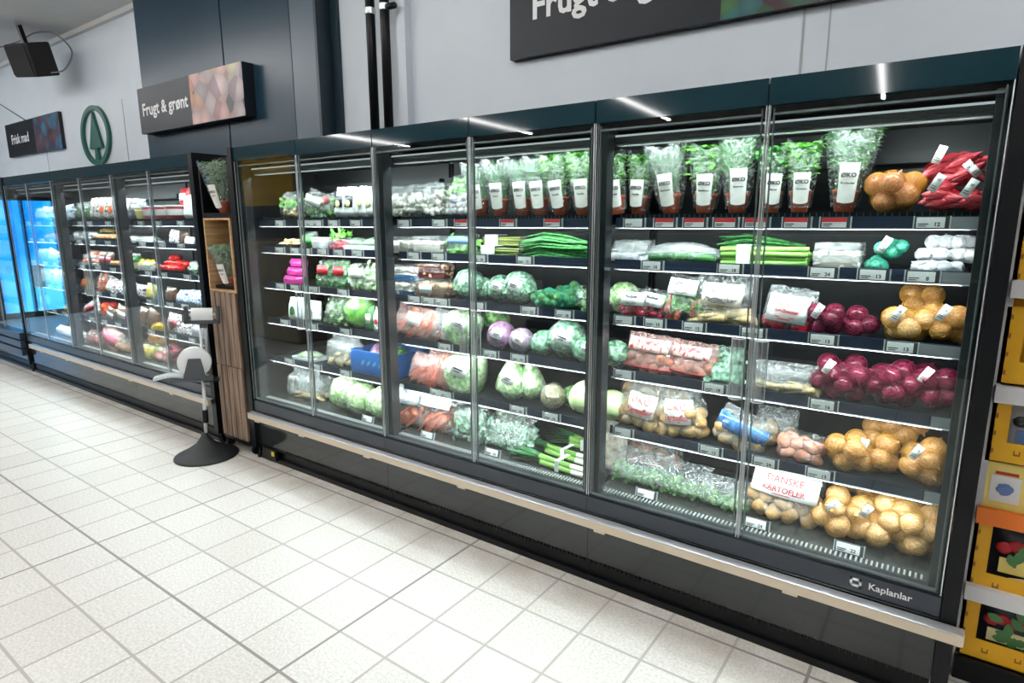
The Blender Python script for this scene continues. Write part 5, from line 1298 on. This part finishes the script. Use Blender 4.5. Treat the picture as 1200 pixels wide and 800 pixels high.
stock('L', 3, [
 (mk_pouch, 332, 349, .15, .10, 'white pouch', 'pouch', dict(m3=PG)),
 (mk_pouch, 352, 368, .13, .10, 'white pouch', 'pouch', dict(m3=PG), .05),
 (mk_salad, 374, 401, .18, .12, 'crinkled bag of romaine', 'lettuce', dict(m=LETD, neck=.2, zhi=.85)),
 (mk_ball, 401, 426, .14, .12, 'bright green lettuce in film', 'lettuce', dict(m=LFL, wrapm=FILM, elong=1.2, tilt=.5)),
 (mk_pouch, 424, 433, .15, .08, 'green printed pouch', 'pouch', dict(m=PG, m2=PW)),
 (mk_pouch, 433, 444, .15, .08, 'white pouch with red picture', 'pouch', dict(m3=PR)),
])
stock('L', 4, [
 (mk_flat, 342, 366, .05, .14, 'white flat tray', 'tray', dict(m2=LET)),
 (mk_bag, 374, 412, .20, .14, 'big crinkled clear bag of pale roots', 'vegetables', dict(kind='ginger', n=10, r=.03, fillh=.7, filmm=FILM2, neck=.2)),
])
stock('L', 5, [
 (mk_bag, 328, 366, .19, .14, 'crinkled bag of pale sprouts', 'sprouts', dict(kind='parsnip', n=5, r=.07, rot=horiz, fillh=.25, filmm=FILM2, neck=.3)),
 (mk_bag, 358, 382, .15, .12, 'small crinkled clear bag', 'vegetables', dict(kind='ginger', n=6, r=.02, fillh=.4, filmm=FILM2), .08),
 (mk_ball, 384, 412, .12, .13, 'pale green lettuce head', 'lettuce', dict(m=LET, wrapm=FILM)),
 (mk_ball, 402, 428, .12, .13, 'pale green lettuce head', 'lettuce', dict(m=LET, wrapm=FILM), -.02),
 (mk_ball, 398, 422, .12, .13, 'bright green lettuce behind the pale heads', 'lettuce', dict(m=LFL, wrapm=FILM), .14, .03),
 (mk_ball, 424, 452, .14, .15, 'film wrapped lettuce by the post', 'lettuce', dict(m=LET, wrapm=FILM2), -.02),
])
# blue crate on the fifth shelf, with two green cabbages in it
xa, xb = PX(411, .15, .75), 1.22
t = thing('blue_crate', 'blue plastic crate on the fifth shelf of the near left cabinet', 'crate', ((xa+xb)/2, .29, SZ[4]+.001)); w_ = (xb-xa)/2
b = MB()
for (p, q) in (((-w_, -.14, 0), (w_, -.132, .14)), ((-w_, .132, 0), (w_, .14, .14)), ((-w_, -.14, 0), (-w_+.008, .14, .14)), ((w_-.008, -.14, 0), (w_, .14, .14)), ((-w_, -.14, 0), (w_, .14, .008))): b.box(p, q)
bevel(b.build('crate_body', BLUEC, t), .004)
b = MB()
for q in range(5): b.leaf((-w_*.5+q*.05, -.1415, .05), (-w_*.5+q*.05+.03, -.1415, .085), .018, (0, -1, 0), 0, 0)
b.build('printed_leaves', mat('light blue print', sr(90, 150, 200), .4), t)
for (dx, mm, lb) in ((-.08, RCAB, 'dark red'), (.07, LETD, 'dark green')):
    mk_ball('%s cabbage inside the blue crate' % lb, 'cabbage', None, ((xa+xb)/2+dx, .29, SZ[4]+.04), .13, .13, .13, 5, m=mm, name='cabbage')

# ---- far cabinets
pch = lambda **k: k
def rowp(cabk, i, lst): stock(cabk, i, lst)
GRP = mat('grey silver pouch', sr(170, 172, 180), .25, c2=sr(120, 120, 130), scale=50)
PKP = mat('pink pouch', sr(214, 120, 150), .3, c2=sr(190, 60, 90), scale=50)
DKP = mat('dark brown pouch', sr(60, 40, 36), .3, c2=sr(120, 90, 70), scale=45)
WHP = mat('white speckled pouch', sr(228, 228, 230), .3, c2=sr(120, 96, 92), scale=50, lo=.46, hi=.58)
BWP = mat('blue white pouch', sr(220, 228, 236), .3, c2=sr(80, 120, 170), scale=50, lo=.5, hi=.58)
YLP = mat('yellow pouch', sr(240, 214, 40), .3)
stock('C', 0, [
 (mk_pouch, 141, 150, .17, .07, 'grey silver pouch', 'pouch', dict(m=GRP, m2=PW)), (mk_pouch, 149, 158, .17, .07, 'grey silver pouch', 'pouch', dict(m=GRP, m2=PW)), (mk_pouch, 155, 165, .16, .07, 'light blue pouch', 'pouch', dict(m=BWP)),
 (mk_tub, 159, 171, .09, .10, 'pale yellow tub', 'tub', dict(m=PYE, m2=PC)),
 (mk_tub, 168, 182, .10, .10, 'tub with pink filling', 'tub', dict(m=PKP, m2=PW)), (mk_tub, 181, 195, .10, .10, 'tub with red filling', 'tub', dict(m=PR, m2=PW)), (mk_tub, 194, 208, .10, .10, 'tub with red filling', 'tub', dict(m=PR, m2=PW)),
 (mk_pouch, 206, 217, .14, .07, 'red and white pouch standing high', 'pouch', dict(m=PR, m2=PW), .06, .09), (mk_pouch, 210, 222, .17, .08, 'white pouch at the right end', 'pouch', dict(m=WHITE))])
stock('C', 1, [(mk_flat, 146, 157, .055, .10, 'white wrapped tray', 'tray', {}), (mk_flat, 157, 168, .055, .10, 'white wrapped tray', 'tray', {}), (mk_flat, 168, 178, .055, .10, 'white wrapped tray', 'tray', {}),
 (mk_pouch, 194, 204, .11, .07, 'white speckled pouch', 'pouch', dict(m=WHP)), (mk_pouch, 203, 214, .10, .07, 'dark brown pouch', 'pouch', dict(m=DKP), .03), (mk_pouch, 212, 222, .06, .07, 'white pouch by the end panel', 'pouch', dict(m=WHITE))])
stock('C', 2, [(mk_bottle, 151, 157, .14, .05, 'green bottle with pale label', 'bottle', dict(m=LFD, m2=PC)), (mk_bottle, 156, 162, .14, .05, 'green bottle with pale label', 'bottle', dict(m=LFD, m2=PC)),
 (mk_bottle, 162, 167.5, .10, .05, 'pale bottle with yellow cap', 'bottle', dict(m=PC, lid=YLP, m2=PW)), (mk_bottle, 167.5, 173, .10, .05, 'pale bottle with yellow cap', 'bottle', dict(m=PC, lid=YLP, m2=PW)), (mk_bottle, 173, 178.5, .10, .05, 'pale bottle with yellow cap', 'bottle', dict(m=PC, lid=YLP, m2=PW)),
 (mk_heap, 182, 213, .10, .18, 'black tray of red peppers', 'tray', dict(kind='tomato', n=12, r=.036)),
 (mk_salad, 213, 230, .12, .12, 'clear film salad bag', 'salad', dict(m=LFD, filmm=FILM2, lean=.5))])
stock('C', 3, [(mk_pouch, 146, 156, .12, .07, 'grey silver pouch', 'pouch', dict(m=GRP)), (mk_pouch, 156, 167, .11, .07, 'white speckled pouch', 'pouch', dict(m=WHP)), (mk_pouch, 167, 178, .13, .07, 'pale yellow pouch', 'pouch', dict(m=PYE)),
 (mk_pouch, 189, 201, .12, .08, 'dark brown pouch', 'pouch', dict(m=DKP)), (mk_pouch, 200, 213, .11, .08, 'blue white pouch', 'pouch', dict(m=BWP, lean=.4)), (mk_pouch, 212, 225, .12, .08, 'blue white pouch', 'pouch', dict(m=BWP, lean=.4)), (mk_pouch, 223, 234, .12, .08, 'blue white pouch', 'pouch', dict(m=BWP, lean=.4))])
stock('C', 4, [(mk_pouch, 158, 168, .17, .08, 'dark brown pouch', 'pouch', dict(m=DKP, roll=.2)), (mk_pouch, 167, 178, .17, .08, 'dark brown pouch', 'pouch', dict(m=DKP, roll=.2)),
 (mk_net, 174, 191, .095, .10, 'net of lemons', 'lemons', dict(kind='lemon', n=6, r=.035, netm=NETY, name='lemon_net'), -.02), (mk_pouch, 192, 206, .16, .08, 'red and white pouch', 'pouch', dict(m=WHP, m2=PR, m3=PB)), (mk_pouch, 207, 220, .10, .08, 'white speckled pouch', 'pouch', dict(m=WHP)), (mk_pouch, 220, 234, .10, .08, 'grey silver pouch', 'pouch', dict(m=GRP))])
stock('C', 5, [(mk_bag, 160, 178, .13, .12, 'bag of yellow fruit', 'fruit', dict(kind='lemon', n=9, r=.035, fillh=.8, name='fruit_bag')), (mk_bag, 175, 197, .15, .14, 'bag of pink fruit', 'fruit', dict(kind='pink', n=12, r=.035, fillh=.8, name='fruit_bag')),
 (mk_net, 196, 208, .19, .12, 'purple onion net', 'onions', dict(kind='onionr', n=10, r=.034, netm=NETP)), (mk_bag, 206, 232, .13, .14, 'bag of brown roots', 'vegetables', dict(kind='potato', n=12, r=.034, fillh=.8)), (mk_net, 170, 195, .10, .12, 'net of brown onions at the back', 'onions', dict(kind='onion', n=8, r=.034), .16, .08)])
stock('B', 0, [(mk_pouch, 72, 82, .14, .07, 'clear greenish pouch', 'pouch', dict(m=BWP)), (mk_salad, 84, 95, .16, .07, 'clear greenish herb bag', 'herbs', dict(m=LFD)), (mk_salad, 93, 103, .16, .07, 'clear greenish herb bag', 'herbs', dict(m=LFD)),
 (mk_pouch, 101, 112, .19, .08, 'tall white pouch', 'pouch', dict(m=WHP)), (mk_pouch, 111, 122, .19, .08, 'tall white pouch', 'pouch', dict(m=WHP, m3=ORA)), (mk_pouch, 121, 132, .19, .08, 'tall white pouch', 'pouch', dict(m=WHP, m3=ORA))])
stock('B', 1, [(mk_bag, 81, 95, .09, .09, 'bag of garlic', 'garlic', dict(kind='garlic', n=8, r=.024, fillh=.9, name='garlic_bag')), (mk_bag, 94, 107, .09, .09, 'bag of garlic', 'garlic', dict(kind='garlic', n=8, r=.024, fillh=.9, name='garlic_bag')),
 (mk_heap, 107, 136, .08, .16, 'tray of mixed apples', 'tray', dict(kind='apple', n=7, r=.034, word='apple')), (mk_heap, 114, 134, .08, .12, 'raised tray of pears', 'tray', dict(kind='pear', n=4, r=.034, word='pear'), .17, .05)])
stock('B', 2, [(mk_flat, 92, 103, .07, .10, 'wrapped tray of pumpkin pieces', 'pumpkin', dict(m2=ORA)), (mk_flat, 102, 113, .07, .10, 'wrapped tray of pumpkin pieces', 'pumpkin', dict(m2=ORA)), (mk_flat, 97, 112, .07, .10, 'upper wrapped tray of pumpkin', 'pumpkin', dict(m2=ORA), .04, .07),
 (mk_pouch, 112, 121, .14, .07, 'dark brown pouch', 'pouch', dict(m=DKP, m2=PKP)), (mk_pouch, 120, 129, .14, .07, 'dark brown pouch', 'pouch', dict(m=DKP, m2=PKP)), (mk_heap, 126, 139, .06, .10, 'tray of red apples', 'tray', dict(kind='apple', n=3, r=.034, word='red apple'))])
stock('B', 3, [(mk_pouch, 64, 78, .16, .08, 'grey silver pouch', 'pouch', dict(m=GRP)), (mk_net, 87, 101, .12, .11, 'net with a single orange pumpkin', 'pumpkin', dict(kind='orange', n=1, r=.06, netm=NETY, name='pumpkin_net')),
 (mk_bag, 109, 121, .17, .10, 'bag of orange roots', 'vegetables', dict(kind='carrot', n=10, r=.07, rot=vert, fillh=.9, name='carrot_bag')), (mk_pouch, 117, 130, .14, .08, 'white speckled pouch', 'pouch', dict(m=WHP, lean=.4, roll=.3)), (mk_pouch, 129, 143, .14, .08, 'white speckled pouch', 'pouch', dict(m=WHP, lean=.4, roll=.3))])
stock('B', 4, [(mk_pouch, 92, 112, .14, .10, 'large white pouch with red print', 'pouch', dict(m=WHP, m2=PR, roll=-.3)), (mk_net, 113, 129, .17, .12, 'net of oranges', 'oranges', dict(kind='orange', n=9, r=.042, netm=NETR, name='orange_net')),
 (mk_pouch, 119, 131, .12, .08, 'brown and white pouch', 'pouch', dict(m=DKP, m2=PW, roll=.3), -.01), (mk_pouch, 131, 145, .15, .09, 'brown and white pouch', 'pouch', dict(m=DKP, m2=PW, roll=.2)), (mk_net, 71, 79, .08, .08, 'small net of lemons', 'lemons', dict(kind='lemon', n=2, r=.035, name='lemon_net'))])
stock('B', 5, [(mk_bag, 96, 116, .12, .14, 'red and white bag of fruit', 'fruit', dict(kind='pink', n=9, r=.034, filmm=FILMP, name='fruit_bag')), (mk_bag, 114, 131, .20, .12, 'tall pink bag', 'fruit', dict(kind='pink', n=9, r=.034, filmm=FILMP, fillh=.6, name='fruit_bag', roll=.3, bands=((.5, .5, PKP),))),
 (mk_bag, 128, 153, .14, .14, 'bag of mixed apples', 'apples', dict(kind='apple', n=12, r=.034, fillh=.8, name='apple_bag')), (mk_pouch, 66, 88, .06, .2, 'white flat sack', 'sack', dict(m=WHITE, lean=0))])
stock('A', 0, [(mk_pouch, 46, 53, .13, .07, 'white pouch', 'pouch', dict(m=WHP)), (mk_pouch, 53, 60, .13, .07, 'white pouch', 'pouch', dict(m=WHP)), (mk_pouch, 38, 46, .12, .07, 'grey pouch', 'pouch', dict(m=GRP))])
stock('A', 1, [(mk_net, 52, 64, .07, .09, 'small red net of radishes', 'radishes', dict(kind='radish', n=6, r=.026, netm=NETR, name='radish_net'))])
stock('A', 2, [(mk_pouch, 40, 52, .13, .08, 'grey silver pouch', 'pouch', dict(m=GRP)), (mk_pouch, 52, 64, .13, .08, 'white speckled pouch', 'pouch', dict(m=WHP, roll=.3))])
stock('A', 3, [(mk_bag, 40, 58, .16, .1, 'crinkled clear bag', 'vegetables', dict(kind='ginger', n=6, r=.03, filmm=FILM2)), (mk_pouch, 58, 70, .15, .08, 'white pouch', 'pouch', dict(m=WHP, roll=.3))])
stock('A', 4, [(mk_pouch, 38, 45, .14, .08, 'white pouch', 'pouch', dict(m=WHITE)), (mk_pouch, 45, 53, .12, .08, 'green pouch', 'pouch', dict(m=PG))])
stock('A', 5, [(mk_pouch, 57, 83, .08, .2, 'white flat sack', 'sack', dict(m=WHITE, lean=0))])
stock('Z', 1, [(mk_pouch, 4, 10, .10, .08, 'white pouch', 'pouch', dict(m=WHP))]); stock('Z', 3, [(mk_pouch, 10, 17, .12, .08, 'white pouch', 'pouch', dict(m=WHP)), (mk_pouch, 2, 8, .13, .08, 'red and white pouch', 'pouch', dict(m=PKP))])
# plants of the crate rack
mk_herb('bushy potted herb on the black top shelf above the open crate', 'herb', None, (-.27, .07, 1.656), .27, .33, .15, 31, kind='bush', lab='Timian', tilt=-.08)
mk_herb('potted herb with white label inside the open wooden crate', 'herb', None, (-.27, .07, 1.156), .25, .29, .15, 32, kind='bush', lab='Salvie', tilt=-.05)

# ------------------------------------------------------------------ the store side behind the camera (mirrored in the glass, dark gondola added)
SXm = (PX(283, 2.6, 1.2)+PX(342, 2.6, 1.2))/2
t = thing('produce_stand', 'wooden slatted produce stand mirrored in the glass of the near left cabinet', 'stand', (SXm, -2.6, 0))
for i in range(9): MB().box((-.60+i*.135, .01, .02), (-.48+i*.135, .03, 1.35)).build('slat', mat('pale stand planks', sr(214, 196, 168), .7), t)
MB().box((-.62, -.9, 0), (.62, .01, 1.36)).build('stand_body', WOOD, t)
t = thing('price_board', 'yellow board above the wooden produce stand', 'sign', ((PX(286, 3.6, 2.2)+PX(340, 3.6, 2.2))/2, -3.6, 1.85)); MB().box((-.65, 0, 0), (.65, .04, .75)).build('board', mat('yellow board', sr(240, 180, 20), .5), t)
for x in (-.6, .55): MB().box((x, -.02, -1.85), (x+.05, .0, .75)).build('post', BLACK, t)
t = thing('gondola_shelf', 'unseen dark shelf added opposite the near cabinets to darken the glass reflections', 'shelf', (2.0, -5.4, 0))  # added so that the door glass mirrors something dark
MB().box((-3.5, -.5, 0), (3.5, 0, .12)).box((-3.5, -.5, .12), (3.5, -.46, 1.9)).build('body', BLACK, t)
for z in (.5, .95, 1.4): MB().box((-3.5, -.46, z), (3.5, -.02, z+.03)).build('shelf_board', GREYD, t)

# ------------------------------------------------------------------ light
LAMP = emit('ceiling lamp tube', (1, .985, .96), LAMP_S)
for i, x in enumerate((-8.6, -4.5, -1.06, 2.77, 6.2)):
    t = thing('ceiling_lamp', 'long white ceiling strip lamp, number of row seen in the door glass', 'lamp', (x, -6.0, ZC-.10), (0, 0, -.08), group='ceiling strip lamps')
    t['label'] = ['strip lamp of the ceiling nearest the entrance wall', 'strip lamp of the ceiling mirrored in the far cabinets', 'strip lamp of the ceiling mirrored in the near middle doors', 'strip lamp of the ceiling mirrored near the top right door', 'strip lamp of the ceiling along the right wall'][i]
    MB().box((-.05, -4.56, .03), (.05, 5.2, .10)).build('housing', WHITEP, t); MB().box((-.03, -4.52, .0), (.03, 5.18, .029)).build('tube', LAMP, t)
LAMP2 = emit('short lamp tube', (1, .99, .97), LAMP_S*.5)  # unseen lamp row, added to brighten the back wall
for i in range(7):
    x = -7.2+i*2.1
    t = thing('wall_lamp', '%s added unseen lamp from the left in the row washing the back wall' % (ORD[i] if i else 'first'), 'lamp', (x, -.95, ZC-.10), (.5, 0, 0), group='added unseen lamps washing the back wall')
    MB().box((-.75, -.04, .03), (.75, .04, .10)).build('housing', WHITEP, t); MB().box((-.73, -.03, .0), (.73, .03, .029)).build('tube', LAMP2, t)
def area(name, loc, rot, sx, sy, power, col=(1, 1, 1)):
    l = bpy.data.lights.new(name, 'AREA'); l.shape = 'RECTANGLE'; l.size = sx; l.size_y = sy; l.energy = power; l.color = col
    o = bpy.data.objects.new(name, l); COL.objects.link(o); o.location = loc; o.rotation_euler = rot
    return o
for (x0, w_, pw) in [(0, W, 1), (W, W, 1), (2*W, W, 1), (FX, FW, 1), (FX+FW, FW, 1), (FX+2*FW, FW, 1)]:
    area('canopy_led', (x0+w_/2, .088, 1.878), (.55, 0, 0), w_-.1, .02, LED_C*pw, (.93, .98, 1))
    for i, z in enumerate(ZB):
        area('shelf_led', (x0+w_/2, RY-.014, z-.004), (.34, 0, 0), w_-.12, .012, LED_S*pw, (.95, .98, 1))  # made-up strip lights, added to brighten the goods on the shelves
wd = bpy.data.worlds.new('sky'); scn.world = wd; wd.use_nodes = True
bg = wd.node_tree.nodes['Background']
wt = nd(wd.node_tree, 'ShaderNodeTexCoord'); wn = nd(wd.node_tree, 'ShaderNodeTexNoise'); wn.inputs['Scale'].default_value = 9; wn.inputs['Detail'].default_value = 3
wr = nd(wd.node_tree, 'ShaderNodeValToRGB'); wr.color_ramp.elements[0].position = .40; wr.color_ramp.elements[1].position = .62; wr.color_ramp.elements[0].color = (.004, .22, .75, 1); wr.color_ramp.elements[1].color = (.12, .62, 1, 1)
wd.node_tree.links.new(wt.outputs['Generated'], wn.inputs[0]); wd.node_tree.links.new(wn.outputs['Fac'], wr.inputs[0]); wd.node_tree.links.new(wr.outputs[0], bg.inputs[0]); bg.inputs[1].default_value = 5.0
scn.view_settings.view_transform = 'Standard'; scn.view_settings.look = 'None'; scn.view_settings.gamma = 1; scn.view_settings.use_curve_mapping = False
scn.view_settings.exposure = EXPO
cy = scn.cycles
cy.use_denoising = True; cy.max_bounces = 10; cy.transparent_max_bounces = 40; cy.diffuse_bounces = 4; cy.glossy_bounces = 4; cy.transmission_bounces = 4; cy.caustics_reflective = False; cy.caustics_refractive = False
cy.sample_clamp_indirect = 6
